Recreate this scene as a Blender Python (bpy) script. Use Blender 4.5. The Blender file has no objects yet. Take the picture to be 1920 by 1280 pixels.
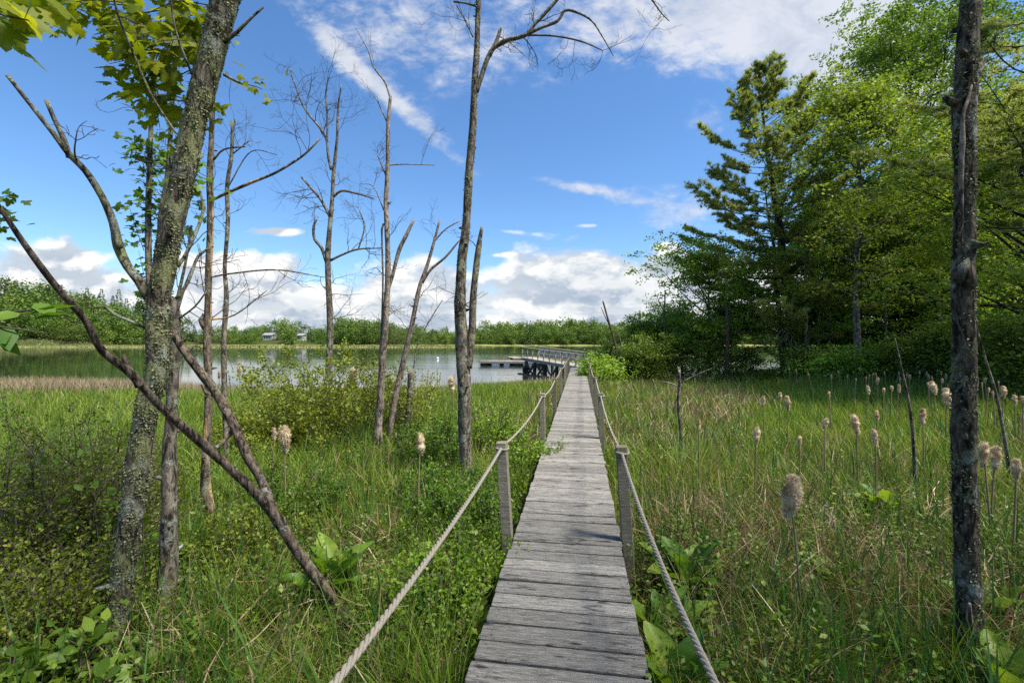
import bpy, math, random
import numpy as np
from mathutils import Vector

RNG = np.random.default_rng(7)
F, CX, CY, CZ = 853.33, 960.0, 640.0, 1.65
C = bpy.context.scene.collection
PI = math.pi


def P(px, py, d):
    """a point of the photograph (1920 wide) taken d metres ahead of the camera"""
    return np.array([(px - CX) / F * d, d, CZ - (py - CY) / F * d])


# ---------------------------------------------------------------- terrain
SH_X = [-400, -30, -8, -3, 2, 6, 12, 20, 60, 200, 400]
SH_Y = [25, 25, 24.5, 26, 29.5, 31, 33, 36, 60, 120, 160]
WATER = -0.9


def gz(x, y):
    x = np.asarray(x, float); y = np.asarray(y, float)
    s = np.interp(x, SH_X, SH_Y) - y
    t = np.clip((s + 5) / 13, 0, 1); t = t * t * (3 - 2 * t)
    z = -1.45 + 1.0 * t
    bump = 0.05 * np.sin(x * 1.7 + 2 * np.sin(y * .9)) * np.cos(y * 1.3 + x * .4) + 0.03 * np.sin(x * 4.1 + y * 2.2) * np.sin(y * 3.7)
    z = z + bump * np.clip(s / 3, 0, 1)
    z = z + 0.5 * np.clip((x - 9) / 12, 0, 1) * t
    # far bank
    fs = np.interp(x, [-3000, -400, -196, -186, -10, 200, 400, 3000], [150, 170, 205, 262, 268, 275, 300, 900])
    q = np.clip((y - fs + 4) / 10, 0, 1); q = q * q * (3 - 2 * q)
    zf = -1.45 + 1.1 * q + np.clip((y - fs) * .03, 0, 7)
    zf = zf + 10 * np.exp(-(((x + 245) / 42) ** 2 + ((y - 262) / 60) ** 2)) * q
    zf = zf + 2.8 * np.exp(-(((x + 145) / 19) ** 2 + ((y - 290) / 11) ** 2)) * q
    # reed flat in front of it
    m = np.clip((y - 195) / 5, 0, 1) * np.clip((219 - y) / 5, 0, 1) * np.clip((2 - x) / 25, 0, 1) * np.clip((x + 420) / 20, 0, 1)
    zr = -1.45 + .95 * m
    return np.maximum(np.maximum(z, zf), zr)


# ---------------------------------------------------------------- mesh collector
class MB:
    def __init__(s):
        s.v, s.q, s.t, s.r, s.n = [], [], [], [], 0

    def add(s, V, Q=None, T=None, r=0.5):
        V = np.asarray(V, float).reshape(-1, 3)
        if Q is not None and len(Q): s.q.append(np.asarray(Q, np.int64).reshape(-1, 4) + s.n)
        if T is not None and len(T): s.t.append(np.asarray(T, np.int64).reshape(-1, 3) + s.n)
        s.v.append(V); s.r.append(np.broadcast_to(np.asarray(r, float), (len(V),)).copy()); s.n += len(V)

    def mesh(s, name, off=(0, 0, 0), smooth=True):
        V = np.concatenate(s.v) - np.asarray(off, float)
        q = np.concatenate(s.q) if s.q else np.zeros((0, 4), np.int64)
        t = np.concatenate(s.t) if s.t else np.zeros((0, 3), np.int64)
        me = bpy.data.meshes.new(name)
        me.vertices.add(len(V)); me.vertices.foreach_set('co', V.astype(np.float32).ravel())
        li = np.concatenate([q.ravel(), t.ravel()]).astype(np.int32)
        me.loops.add(len(li)); me.loops.foreach_set('vertex_index', li)
        ls = np.concatenate([np.arange(len(q)) * 4, len(q) * 4 + np.arange(len(t)) * 3]).astype(np.int32)
        me.polygons.add(len(ls)); me.polygons.foreach_set('loop_start', ls)
        me.polygons.foreach_set('use_smooth', np.full(len(ls), smooth))
        a = me.attributes.new('rnd', 'FLOAT', 'POINT'); a.data.foreach_set('value', np.concatenate(s.r).astype(np.float32))
        me.update(calc_edges=True)
        return me

    def build(s, name, mat, parent=None, off=None, smooth=True):
        if parent is not None and off is None: off = parent.location
        o = bpy.data.objects.new(name, s.mesh(name, off if off is not None else (0, 0, 0), smooth))
        o.data.materials.append(mat); C.objects.link(o)
        if parent is not None: o.parent = parent
        elif off is not None: o.location = off
        return o


def tag(o, label=None, cat=None, group=None, kind=None):
    if label: o['label'] = label
    if cat: o['category'] = cat
    if group: o['group'] = group
    if kind: o['kind'] = kind
    return o


def thing(name, label, cat, loc=(0, 0, 0), group=None):
    o = bpy.data.objects.new(name, None); C.objects.link(o)
    o.location = tuple(float(a) for a in loc); o.empty_display_size = .2
    return tag(o, label, cat, group)


def dup(root, loc, rz, sc, label, group=None):
    r = root.copy(); C.objects.link(r); r.location = tuple(float(a) for a in loc); r.rotation_euler = (0, 0, rz); r.scale = (sc, sc, sc)
    r['label'] = label
    if group: r['group'] = group
    for ch in list(root.children):
        c = ch.copy(); C.objects.link(c); c.parent = r
    return r


# ---------------------------------------------------------------- shapes
def resample(pts, rad, step):
    pts = np.asarray(pts, float); rad = np.asarray(rad, float)
    if len(pts) == 2:
        n = max(2, int(np.linalg.norm(pts[1] - pts[0]) / step) + 1)
        t = np.linspace(0, 1, n)[:, None]
        return pts[0] * (1 - t) + pts[1] * t, rad[0] + (rad[1] - rad[0]) * t[:, 0]
    A = np.vstack([2 * pts[0] - pts[1], pts, 2 * pts[-1] - pts[-2]])
    op, orr = [], []
    for i in range(len(pts) - 1):
        p0, p1, p2, p3 = A[i], A[i + 1], A[i + 2], A[i + 3]
        n = max(1, int(round(np.linalg.norm(p2 - p1) / step)))
        t = (np.arange(n) / n)[:, None]
        op.append(.5 * (2 * p1 + (p2 - p0) * t + (2 * p0 - 5 * p1 + 4 * p2 - p3) * t ** 2 + (3 * p1 - 3 * p2 + p3 - p0) * t ** 3))
        orr.append(rad[i] + (rad[i + 1] - rad[i]) * t[:, 0])
    op.append(pts[-1:]); orr.append(rad[-1:])
    return np.vstack(op), np.concatenate(orr)


def smooth_noise(nr, ns, rng, kr, ks):
    a = rng.standard_normal((nr, ns))
    for _ in range(kr): a = (np.roll(a, 1, 0) + a + np.roll(a, -1, 0)) / 3
    for _ in range(ks): a = (np.roll(a, 1, 1) + a + np.roll(a, -1, 1)) / 3
    return np.clip(a / (a.std() + .02), -3, 3)


def tube(mb, pts, rad, seg=8, step=.1, rough=0.0, seed=0, r=.5, kr=3, ks=1, jag=False):
    Pp, R = resample(pts, rad, step)
    n = len(Pp)
    T = np.gradient(Pp, axis=0); T /= np.linalg.norm(T, axis=1, keepdims=True) + 1e-9
    m = np.abs(T).mean(0); ref = np.eye(3)[int(np.argmin(m))]
    N = np.cross(T, ref); N /= np.linalg.norm(N, axis=1, keepdims=True) + 1e-9
    B = np.cross(T, N)
    a = np.arange(seg) * 2 * PI / seg
    RR = np.repeat(R[:, None], seg, 1)
    if rough > 0 and n > 4:
        rng = np.random.default_rng(seed)
        RR = RR * (1 + rough * (smooth_noise(n, seg, rng, kr, ks) * .6 + smooth_noise(n, seg, rng, kr * 6, ks * 4) * .7))
    V = Pp[:, None, :] + RR[..., None] * (np.cos(a)[None, :, None] * N[:, None, :] + np.sin(a)[None, :, None] * B[:, None, :])
    if jag:
        V[-1] += T[-1] * np.random.default_rng(seed + 1).uniform(-.5, 2.0, (seg, 1)) * R[-1]
    i = np.arange(n - 1)[:, None] * seg; j = np.arange(seg)[None, :]; k = (j + 1) % seg
    Q = np.stack([i + j, i + k, i + seg + k, i + seg + j], -1).reshape(-1, 4)
    V = V.reshape(-1, 3)
    nv = len(V)
    V = np.vstack([V, Pp[0], Pp[-1]])
    jj = np.arange(seg); kk = (jj + 1) % seg
    Tt = np.vstack([np.stack([np.full(seg, nv), kk, jj], -1), np.stack([np.full(seg, nv + 1), (n - 1) * seg + jj, (n - 1) * seg + kk], -1)])
    mb.add(V, Q, Tt, r)
    return Pp, R


def rand_unit(n, rng):
    v = rng.standard_normal((n, 3)); return v / np.linalg.norm(v, axis=1, keepdims=True)


def norm(v): return v / (np.linalg.norm(v, axis=-1, keepdims=True) + 1e-9)


# leaf templates: (verts in (along, across, up), tris)
DIAMOND = (np.array([[0, 0, 0], [.45, .3, .06], [1, 0, -.05], [.45, -.3, .06]]), [[0, 1, 2], [0, 2, 3]])
OVAL = (np.array([[0, 0, 0], [.25, .26, .05], [.6, .27, .04], [1, 0, -.12], [.6, -.27, .04], [.25, -.26, .05], [.5, 0, -.03]]),
        [[0, 1, 6], [1, 2, 6], [2, 3, 6], [3, 4, 6], [4, 5, 6], [5, 0, 6]])


def _maple():
    o = [(-.02, 0), (-.12, .1), (-.2, .36), (.0, .34), (.02, .5), (.12, .44), (.2, .66), (.34, .5), (.42, .56), (.44, .32), (.46, .2), (.6, .3), (.66, .18), (.82, .16), (1.0, 0)]
    o = o + [(x, -y) for x, y in o[-2:0:-1]]
    V = [(x, y, -.25 * abs(y) ** 1.5 - .1 * max(x, 0) ** 2) for x, y in o] + [(.2, 0, .03)]
    n = len(o)
    return np.array(V), [[i, (i + 1) % n, n] for i in range(n)]


MAPLE = _maple()


def leaves(mb, pos, along, up, size, tpl, r):
    """pos Nx3, along Nx3 direction, up Nx3 face side, size N"""
    n = len(pos)
    if n == 0: return
    tv, tf = tpl; tf = np.asarray(tf)
    A = norm(along); B = norm(np.cross(up, A)); U = np.cross(A, B)
    V = pos[:, None, :] + np.asarray(size).reshape(-1, 1, 1) * (tv[None, :, 0:1] * A[:, None] + tv[None, :, 1:2] * B[:, None] + tv[None, :, 2:3] * U[:, None])
    k = len(tv)
    Fc = (np.arange(n) * k)[:, None, None] + tf[None]
    mb.add(V.reshape(-1, 3), None, Fc.reshape(-1, 3), np.repeat(np.broadcast_to(np.asarray(r, float), (n,)), k))


def blades(mb, base, h, w, az, lean, r, nseg=4, power=1.9, twist=None, droop=0.0, rng=RNG):
    n = len(base)
    if n == 0: return
    t = np.linspace(0, 1, nseg + 1)[None, :]
    d = np.stack([np.cos(az), np.sin(az), 0 * az], -1)
    if twist is None: twist = rng.uniform(0, PI, n)
    s = np.stack([np.cos(twist), np.sin(twist), 0 * twist], -1)
    hh = np.asarray(h).reshape(-1, 1); ln = np.asarray(lean).reshape(-1, 1)
    zz = hh * (t - (droop + .18 * np.minimum(ln, 1.3) ** 2) * t ** 2.4)
    cen = base[:, None, :] + d[:, None, :] * (hh * ln * t ** power)[..., None]
    cen[..., 2] += zz
    ww = np.asarray(w).reshape(-1, 1) * np.clip(1.02 - t ** 2.2, .06, 1) * .5
    L = cen - s[:, None, :] * ww[..., None]; R_ = cen + s[:, None, :] * ww[..., None]
    V = np.stack([L, R_], 2).reshape(n, -1, 3)
    k = 2 * (nseg + 1)
    f = np.array([[2 * i, 2 * i + 1, 2 * i + 3, 2 * i + 2] for i in range(nseg)])
    Q = (np.arange(n) * k)[:, None, None] + f[None]
    mb.add(V.reshape(-1, 3), Q.reshape(-1, 4), None, np.repeat(np.asarray(r, float), k))


def sticks(mb, base, dirv, L, w, r, kink=.25, rng=RNG):
    n = len(base)
    if n == 0: return
    d = norm(dirv); s = norm(np.cross(d, rand_unit(n, rng)))
    m = base + d * (L * .55)[:, None]
    d2 = norm(d + rand_unit(n, rng) * kink); e = m + d2 * (L * .45)[:, None]
    W = (w * .5)[:, None]
    V = np.stack([base - s * W, base + s * W, m - s * W, m + s * W, e - s * W * .4, e + s * W * .4], 1)
    Q = (np.arange(n) * 6)[:, None, None] + np.array([[0, 1, 3, 2], [2, 3, 5, 4]])[None]
    mb.add(V.reshape(-1, 3), Q.reshape(-1, 4), None, np.repeat(np.asarray(r, float), 6))


def box(mb, c, half, X=(1, 0, 0), Y=(0, 1, 0), Z=(0, 0, 1), ch=.004, r=.5):
    """box with chamfered long edges; X is the long axis"""
    X, Y, Z = (np.asarray(a, float) for a in (X, Y, Z))
    a, b, h = half; c = np.asarray(c, float)
    ch = min(ch, b * .4, h * .4)
    prof = [(-b, -h + ch), (-b + ch, -h), (b - ch, -h), (b, -h + ch), (b, h - ch), (b - ch, h), (-b + ch, h), (-b, h - ch)]
    V = []
    for sx, k in ((-a, 1 - ch / max(b, .001) * .6), (-a + ch, 1), (a - ch, 1), (a, 1 - ch / max(b, .001) * .6)):
        V += [c + X * sx + Y * p * k + Z * q * k for p, q in prof]
    Q = [[i * 8 + j, i * 8 + (j + 1) % 8, i * 8 + 8 + (j + 1) % 8, i * 8 + 8 + j] for i in range(3) for j in range(8)]
    n = 8
    Q += [[7, 6, 1, 0], [6, 5, 2, 1], [5, 4, 3, 2]]
    o = 24
    Q += [[o, o + 1, o + 6, o + 7], [o + 1, o + 2, o + 5, o + 6], [o + 2, o + 3, o + 4, o + 5]]
    mb.add(V, Q, None, r)


# ---------------------------------------------------------------- materials
class NT:
    def __init__(s, tree): s.t = tree; s.n = tree.nodes; s.l = tree.links

    def new(s, typ, **kw):
        nd = s.n.new(typ)
        for k, v in kw.items():
            if hasattr(nd, k) and not k.startswith('i_'): setattr(nd, k, v)
        return nd

    def put(s, sock, v):
        if hasattr(v, 'node') or isinstance(v, bpy.types.NodeSocket): s.l.new(v, sock)
        elif v is not None: sock.default_value = v

    def math(s, op, a, b=None, c=None, clamp=False):
        nd = s.n.new('ShaderNodeMath'); nd.operation = op; nd.use_clamp = clamp
        for i, v in enumerate((a, b, c)):
            if v is not None: s.put(nd.inputs[i], v)
        return nd.outputs[0]

    def noise(s, vec, scale, detail=4, rough=.55, dist=0.0):
        nd = s.n.new('ShaderNodeTexNoise'); s.put(nd.inputs['Vector'], vec)
        nd.inputs['Scale'].default_value = scale; nd.inputs['Detail'].default_value = detail
        nd.inputs['Roughness'].default_value = rough; nd.inputs['Distortion'].default_value = dist
        return nd.outputs['Fac']

    def ramp(s, fac, stops, interp='LINEAR'):
        nd = s.n.new('ShaderNodeValToRGB'); cr = nd.color_ramp; cr.interpolation = interp
        while len(cr.elements) < len(stops): cr.elements.new(.5)
        for e, (p, c) in zip(cr.elements, stops):
            e.position = p; e.color = (*c, 1) if len(c) == 3 else c
        s.put(nd.inputs[0], fac); return nd.outputs[0]

    def smooth(s, v, a, b):
        nd = s.n.new('ShaderNodeMapRange'); nd.interpolation_type = 'SMOOTHSTEP'
        s.put(nd.inputs[0], v); nd.inputs[1].default_value = a; nd.inputs[2].default_value = b
        return nd.outputs[0]

    def mix(s, f, a, b):
        nd = s.n.new('ShaderNodeMix'); nd.data_type = 'RGBA'
        s.put(nd.inputs[0], f); s.put(nd.inputs[6], a if not isinstance(a, tuple) else (*a, 1)); s.put(nd.inputs[7], b if not isinstance(b, tuple) else (*b, 1))
        return nd.outputs[2]

    def mapping(s, vec, scale=(1, 1, 1), loc=(0, 0, 0), rot=(0, 0, 0)):
        nd = s.n.new('ShaderNodeMapping'); s.put(nd.inputs[0], vec)
        nd.inputs['Scale'].default_value = scale; s.put(nd.inputs['Location'], loc); nd.inputs['Rotation'].default_value = rot
        return nd.outputs[0]

    def comb(s, x, y, z):
        nd = s.n.new('ShaderNodeCombineXYZ')
        for i, v in enumerate((x, y, z)): s.put(nd.inputs[i], v)
        return nd.outputs[0]

    def hsv(s, col, h=.5, sat=1.0, v=1.0):
        nd = s.n.new('ShaderNodeHueSaturation'); s.put(nd.inputs['Hue'], h); s.put(nd.inputs['Saturation'], sat); s.put(nd.inputs['Value'], v)
        s.put(nd.inputs['Color'], col); return nd.outputs[0]

    def bump(s, h, strength=.5, dist=.01):
        nd = s.n.new('ShaderNodeBump'); nd.inputs['Strength'].default_value = strength; nd.inputs['Distance'].default_value = dist
        s.put(nd.inputs['Height'], h); return nd.outputs[0]


def new_mat(name):
    m = bpy.data.materials.new(name); m.use_nodes = True
    nt = NT(m.node_tree); nt.n.clear()
    out = nt.n.new('ShaderNodeOutputMaterial')
    return m, nt, out


def princ(nt, col, rough=.7, spec=.3, nrm=None):
    b = nt.n.new('ShaderNodeBsdfPrincipled')
    nt.put(b.inputs['Base Color'], (*col, 1) if isinstance(col, tuple) else col)
    nt.put(b.inputs['Roughness'], rough); b.inputs['Specular IOR Level'].default_value = spec
    if nrm is not None: nt.put(b.inputs['Normal'], nrm)
    return b


def attr_rnd(nt):
    a = nt.n.new('ShaderNodeAttribute'); a.attribute_name = 'rnd'; return a.outputs['Fac']


def leaf_mat(name, cols, trans=.35, spec=.25, patch=.0, objvar=.0, tcol=(1.25, 1.2, .6)):
    m, nt, out = new_mat(name)
    r = attr_rnd(nt)
    if patch:
        tc = nt.n.new('ShaderNodeNewGeometry').outputs['Position']
        r = nt.math('ADD', r, nt.math('MULTIPLY', nt.math('SUBTRACT', nt.noise(tc, patch, 3), .5), .9), clamp=True)
    k = len(cols)
    col = nt.ramp(r, [(i / (k - 1), c) for i, c in enumerate(cols)])
    if objvar:
        oi = nt.n.new('ShaderNodeObjectInfo').outputs['Random']
        col = nt.hsv(col, nt.math('ADD', .5 - objvar * .03, nt.math('MULTIPLY', oi, objvar * .06)), 1.0, nt.math('ADD', 1 - objvar * .3, nt.math('MULTIPLY', oi, objvar * .6)))
    b = princ(nt, col, .5, spec)
    t = nt.n.new('ShaderNodeBsdfTranslucent')
    mm = nt.n.new('ShaderNodeMix'); mm.data_type = 'RGBA'; mm.blend_type = 'MULTIPLY'; mm.inputs[0].default_value = 1
    nt.put(mm.inputs[6], col); mm.inputs[7].default_value = (*tcol, 1)
    nt.put(t.inputs['Color'], mm.outputs[2])
    mx = nt.n.new('ShaderNodeMixShader'); mx.inputs[0].default_value = trans
    nt.l.new(b.outputs[0], mx.inputs[1]); nt.l.new(t.outputs[0], mx.inputs[2]); nt.l.new(mx.outputs[0], out.inputs[0])
    return m


def bark_mat(name, dark, light, lichen=(.22, .24, .12), amt=.5, scale=14, pale=None, zs=.42, bumpd=.012):
    m, nt, out = new_mat(name)
    tc = nt.n.new('ShaderNodeNewGeometry').outputs['Position']
    v = nt.mapping(tc, (1, 1, zs))
    n1 = nt.noise(v, scale * 2.2, 6, .65, .6); n2 = nt.noise(tc, scale * .25, 3)
    base = nt.ramp(n1, [(.38, dark), (.5, tuple(a * .6 + b * .4 for a, b in zip(dark, light))), (.64, light)])
    crk = nt.noise(nt.mapping(tc, (1, 1, zs * .55)), scale * 1.3, 5, .6, 1.4)
    base = nt.mix(nt.smooth(crk, .47, .38), base, tuple(c * .45 for c in dark))
    base = nt.hsv(base, .5, 1, nt.math('ADD', .65, nt.math('MULTIPLY', n2, .7)))
    ln = nt.noise(tc, scale * .55, 7, .68, .3)
    lm = nt.smooth(ln, .62 - amt * .22, .68 - amt * .18)
    fine = nt.noise(tc, scale * 9, 3, .7)
    lc = nt.mix(nt.smooth(fine, .35, .65), tuple(c * .5 for c in lichen), tuple(c * 1.15 for c in lichen))
    lc = nt.mix(nt.smooth(nt.noise(tc, scale * .35, 2), .45, .6), lc, nt.mix(nt.smooth(fine, .3, .6), (.12, .13, .11), (.32, .34, .30)))
    col = nt.mix(nt.math('MULTIPLY', lm, .9), base, lc)
    if pale:
        pm = nt.smooth(nt.noise(nt.mapping(tc, (1, 1, .12)), scale * .5, 4), .56, .6)
        col = nt.mix(pm, col, nt.mix(n1, tuple(c * .7 for c in pale), pale))
    h = nt.math('ADD', nt.math('ADD', n1, nt.math('MULTIPLY', nt.smooth(crk, .36, .5), .7)), nt.math('MULTIPLY', nt.math('MULTIPLY', lm, fine), .8))
    b = princ(nt, col, .9, .15, nt.bump(h, .9, bumpd))
    nt.l.new(b.outputs[0], out.inputs[0]); return m


def wood_mat(name, dark, light, stain=(.05, .05, .045), objspace=True, stainamt=.5, stretch=(1.6, 26, 26)):
    """weathered board: grain along local x, shifted per board by the rnd attribute"""
    m, nt, out = new_mat(name)
    tc = nt.n.new('ShaderNodeTexCoord').outputs['Object']
    r = attr_rnd(nt)
    off = nt.comb(nt.math('MULTIPLY', r, 137.0), nt.math('MULTIPLY', r, 59.0), nt.math('MULTIPLY', r, 31.0))
    v = nt.mapping(tc, stretch, off)
    g1 = nt.noise(v, 3.2, 8, .7, .9)
    g2 = nt.noise(nt.mapping(tc, (stretch[0] * 2.2, stretch[1] * 2.6, stretch[2]), off), 4.5, 6, .75, .5)
    big = nt.noise(nt.mapping(tc, (1.8, 9, 9), off), 1.9, 6, .68, .5)
    col = nt.ramp(g1, [(.26, dark), (.5, tuple((a + b) * .5 for a, b in zip(dark, light))), (.7, light)])
    # worn pale fibres and dark weather staining, knots
    col = nt.mix(nt.math('MULTIPLY', nt.smooth(g2, .54, .66), .7), col, tuple(min(1, c * 1.45) for c in light))
    col = nt.mix(nt.math('MULTIPLY', nt.smooth(g2, .47, .33), .85), col, tuple(c * .45 for c in dark))
    col = nt.mix(nt.math('MULTIPLY', nt.smooth(big, .52, .68), stainamt), col, stain)
    kn = nt.n.new('ShaderNodeTexVoronoi'); nt.put(kn.inputs['Vector'], nt.mapping(tc, (2.6, 11, 11), off)); kn.inputs['Scale'].default_value = 1.0
    col = nt.mix(nt.smooth(kn.outputs['Distance'], .13, .05), col, tuple(c * .55 for c in dark))
    col = nt.hsv(col, .5, 1, nt.math('ADD', .72, nt.math('MULTIPLY', nt.math('FRACT', nt.math('MULTIPLY', r, 7.31)), .5)))
    h = nt.math('ADD', g1, nt.math('MULTIPLY', g2, .8))
    b = princ(nt, col, .88, .2, nt.bump(h, .8, .006))
    nt.l.new(b.outputs[0], out.inputs[0]); return m


def plain(name, col, rough=.7, spec=.3, nscale=20, var=.25, bd=.003):
    m, nt, out = new_mat(name)
    tc = nt.n.new('ShaderNodeTexCoord').outputs['Object']
    n = nt.noise(tc, nscale, 5, .6)
    c = nt.mix(n, tuple(a * (1 - var) for a in col), tuple(min(1, a * (1 + var)) for a in col))
    b = princ(nt, c, rough, spec, nt.bump(n, .4, bd)); nt.l.new(b.outputs[0], out.inputs[0]); return m


M = {}
M['maple_bark'] = bark_mat('maple_bark', (.036, .03, .022), (.18, .158, .122), (.25, .26, .12), .72, 15, bumpd=.016)
M['dark_bark'] = bark_mat('dark_bark', (.022, .017, .013), (.135, .108, .082), (.2, .205, .13), .46, 16, bumpd=.02)
M['grey_bark'] = bark_mat('grey_bark', (.045, .037, .028), (.22, .19, .15), (.23, .24, .13), .45, 12)
M['limb_bark'] = bark_mat('limb_bark', (.036, .026, .019), (.18, .14, .105), (.22, .22, .14), .2, 18)
M['stripped'] = bark_mat('stripped', (.06, .045, .03), (.22, .18, .13), (.22, .23, .14), .3, 14, pale=(.5, .32, .15))
M['pale_dead'] = bark_mat('pale_dead', (.11, .085, .065), (.33, .27, .215), (.2, .2, .15), .12, 14)
M['twig'] = plain('twig', (.075, .06, .05), .9, .1, 60, .4)
M['pale_twig'] = plain('pale_twig', (.3, .27, .23), .9, .1, 60, .4)
M['wood_bark'] = bark_mat('wood_bark', (.02, .017, .014), (.1, .088, .072), (.14, .15, .1), .3, 5, bumpd=.03)
M['light_bark'] = bark_mat('light_bark', (.06, .052, .044), (.25, .23, .2), (.2, .2, .15), .35, 6, bumpd=.02)
M['lichen'] = leaf_mat('lichen', [(.06, .063, .028), (.12, .13, .058), (.185, .2, .095), (.21, .215, .14)], .05, .1)
M['maple_leaf'] = leaf_mat('maple_leaf', [(.13, .18, .01), (.22, .265, .014), (.34, .35, .02)], .6, .25, tcol=(1.2, 1.2, .5))
M['small_leaf'] = leaf_mat('small_leaf', [(.05, .12, .012), (.09, .18, .016), (.16, .23, .02)], .45, .3)
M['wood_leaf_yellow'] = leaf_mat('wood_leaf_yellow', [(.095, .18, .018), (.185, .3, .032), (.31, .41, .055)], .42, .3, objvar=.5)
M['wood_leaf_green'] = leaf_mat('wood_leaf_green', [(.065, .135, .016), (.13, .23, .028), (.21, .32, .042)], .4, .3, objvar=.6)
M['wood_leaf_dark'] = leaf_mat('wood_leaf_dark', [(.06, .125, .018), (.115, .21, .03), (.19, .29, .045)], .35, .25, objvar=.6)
M['pine_needle'] = leaf_mat('pine_needle', [(.14, .19, .045), (.28, .34, .085), (.42, .46, .14)], .4, .3, objvar=.4)
M['far_leaf'] = leaf_mat('far_leaf', [(.045, .095, .018), (.1, .17, .026), (.175, .235, .042)], .3, .2, patch=.035, objvar=.6)
M['point_leaf'] = leaf_mat('point_leaf', [(.04, .075, .016), (.085, .135, .024), (.16, .2, .04)], .3, .2, objvar=.6)
M['far_pine'] = leaf_mat('far_pine', [(.025, .055, .018), (.055, .095, .025), (.1, .14, .04)], .2, .2, objvar=.5)
M['shrub_olive'] = leaf_mat('shrub_olive', [(.1, .14, .012), (.18, .225, .018), (.28, .31, .035)], .4, .35)
M['shrub_bright'] = leaf_mat('shrub_bright', [(.08, .17, .012), (.15, .26, .018), (.26, .35, .03)], .42, .35)
M['shrub_left'] = leaf_mat('shrub_left', [(.065, .1, .01), (.13, .17, .014), (.24, .265, .03)], .4, .3)
M['viburnum'] = leaf_mat('viburnum', [(.05, .1, .01), (.11, .19, .018), (.2, .28, .03)], .4, .35)
M['cabbage'] = leaf_mat('cabbage', [(.05, .13, .012), (.1, .2, .018), (.2, .28, .025)], .45, .4)
M['marsh_grass'] = leaf_mat('marsh_grass', [(.045, .1, .009), (.108, .19, .014), (.2, .275, .026), (.31, .29, .1)], .35, .3, patch=.5)
M['cattail_blade'] = leaf_mat('cattail_blade', [(.03, .09, .018), (.06, .15, .025), (.12, .2, .03)], .3, .4)
M['straw'] = leaf_mat('straw', [(.09, .055, .03), (.2, .13, .075), (.33, .245, .15), (.5, .41, .29)], .15, .3)
M['reed'] = leaf_mat('reed', [(.15, .115, .07), (.26, .205, .125), (.38, .31, .2)], .15, .2)
M['fluff'] = leaf_mat('fluff', [(.28, .19, .1), (.57, .45, .29), (.8, .71, .53)], .35, .1, tcol=(1, .9, .75))
M['catstem'] = plain('catstem', (.2, .145, .085), .8, .2, 40, .3)
M['deck_board'] = wood_mat('deck_board', (.045, .042, .037), (.305, .29, .262), (.028, .027, .024), stainamt=.92)
M['post_wood'] = wood_mat('post_wood', (.12, .105, .075), (.29, .26, .195), (.06, .055, .036), stainamt=.5)
M['pier_wood'] = wood_mat('pier_wood', (.15, .137, .115), (.35, .325, .28), stainamt=.4)
M['rail_pale'] = wood_mat('rail_pale', (.4, .39, .37), (.62, .6, .57), (.3, .29, .27), stainamt=.3)
M['pile'] = bark_mat('pile', (.015, .013, .011), (.1, .088, .075), (.06, .07, .04), .3, 4, bumpd=.03)
M['nail'] = plain('nail', (.02, .016, .014), .6, .5)
M['rope'] = plain('rope', (.23, .208, .168), .95, .1, 160, .45, .004)
M['white'] = plain('white', (.75, .75, .72), .5, .4, 10, .08)
M['house_wall'] = plain('house_wall', (.34, .34, .32), .7, .2, 3, .1)
M['black'] = plain('black', (.02, .02, .022), .5, .3)
M['roof'] = plain('roof', (.22, .22, .23), .8, .2)
M['glass'] = plain('glass', (.04, .05, .06), .15, .5)

# ground
m, nt, out = new_mat('marsh_soil'); M['soil'] = m
pos = nt.n.new('ShaderNodeNewGeometry').outputs['Position']
n1 = nt.noise(pos, 9, 8, .7); n2 = nt.noise(pos, .9, 4)
col = nt.ramp(n1, [(.3, (.018, .014, .009)), (.5, (.05, .042, .02)), (.68, (.12, .09, .05))])
col = nt.mix(nt.smooth(n2, .4, .62), col, nt.mix(n1, (.03, .04, .01), (.1, .12, .02)))
sy = nt.n.new('ShaderNodeSeparateXYZ'); nt.put(sy.inputs[0], pos)
fn = nt.noise(pos, .12, 5)
farc = nt.ramp(fn, [(.3, (.1, .12, .035)), (.6, (.19, .2, .07)), (.8, (.25, .22, .12))])
farc = nt.mix(nt.smooth(sy.outputs[2], -.3, -.05), farc, nt.mix(fn, (.02, .03, .01), (.06, .08, .02)))
col = nt.mix(nt.smooth(sy.outputs[1], 90, 140), col, farc)
b = princ(nt, col, .9, .1, nt.bump(n1, .8, .05)); nt.l.new(b.outputs[0], out.inputs[0])

# water
m, nt, out = new_mat('lake_water'); M['water'] = m
pos = nt.n.new('ShaderNodeNewGeometry').outputs['Position']
w1 = nt.noise(nt.mapping(pos, (.7, 1.6, 1)), 1.1, 4, .55, .4)
w2 = nt.noise(nt.mapping(pos, (.35, 1.0, 1)), .32, 3, .5)
calm = nt.smooth(nt.noise(nt.mapping(pos, (.5, 1, 1)), .022, 3), .38, .62)
sx = nt.n.new('ShaderNodeSeparateXYZ'); nt.put(sx.inputs[0], pos)
open_ = nt.math('ADD', .12, nt.math('MULTIPLY', nt.smooth(sx.outputs[0], -45, -8), .88))
hgt = nt.math('MULTIPLY', nt.math('ADD', nt.math('MULTIPLY', w1, .5), w2), nt.math('MULTIPLY', open_, nt.math('ADD', .3, calm)))
b = princ(nt, (.014, .022, .012), .05, .5, nt.bump(hgt, .55, .055)); b.inputs['IOR'].default_value = 1.33
nt.l.new(b.outputs[0], out.inputs[0])

# ---------------------------------------------------------------- ground and water sheets
def warp(lo, hi, n, k):
    u = np.linspace(-1, 1, n); s = np.sinh(u * k) / math.sinh(k)
    return np.where(s < 0, -s * lo, s * hi)


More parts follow.
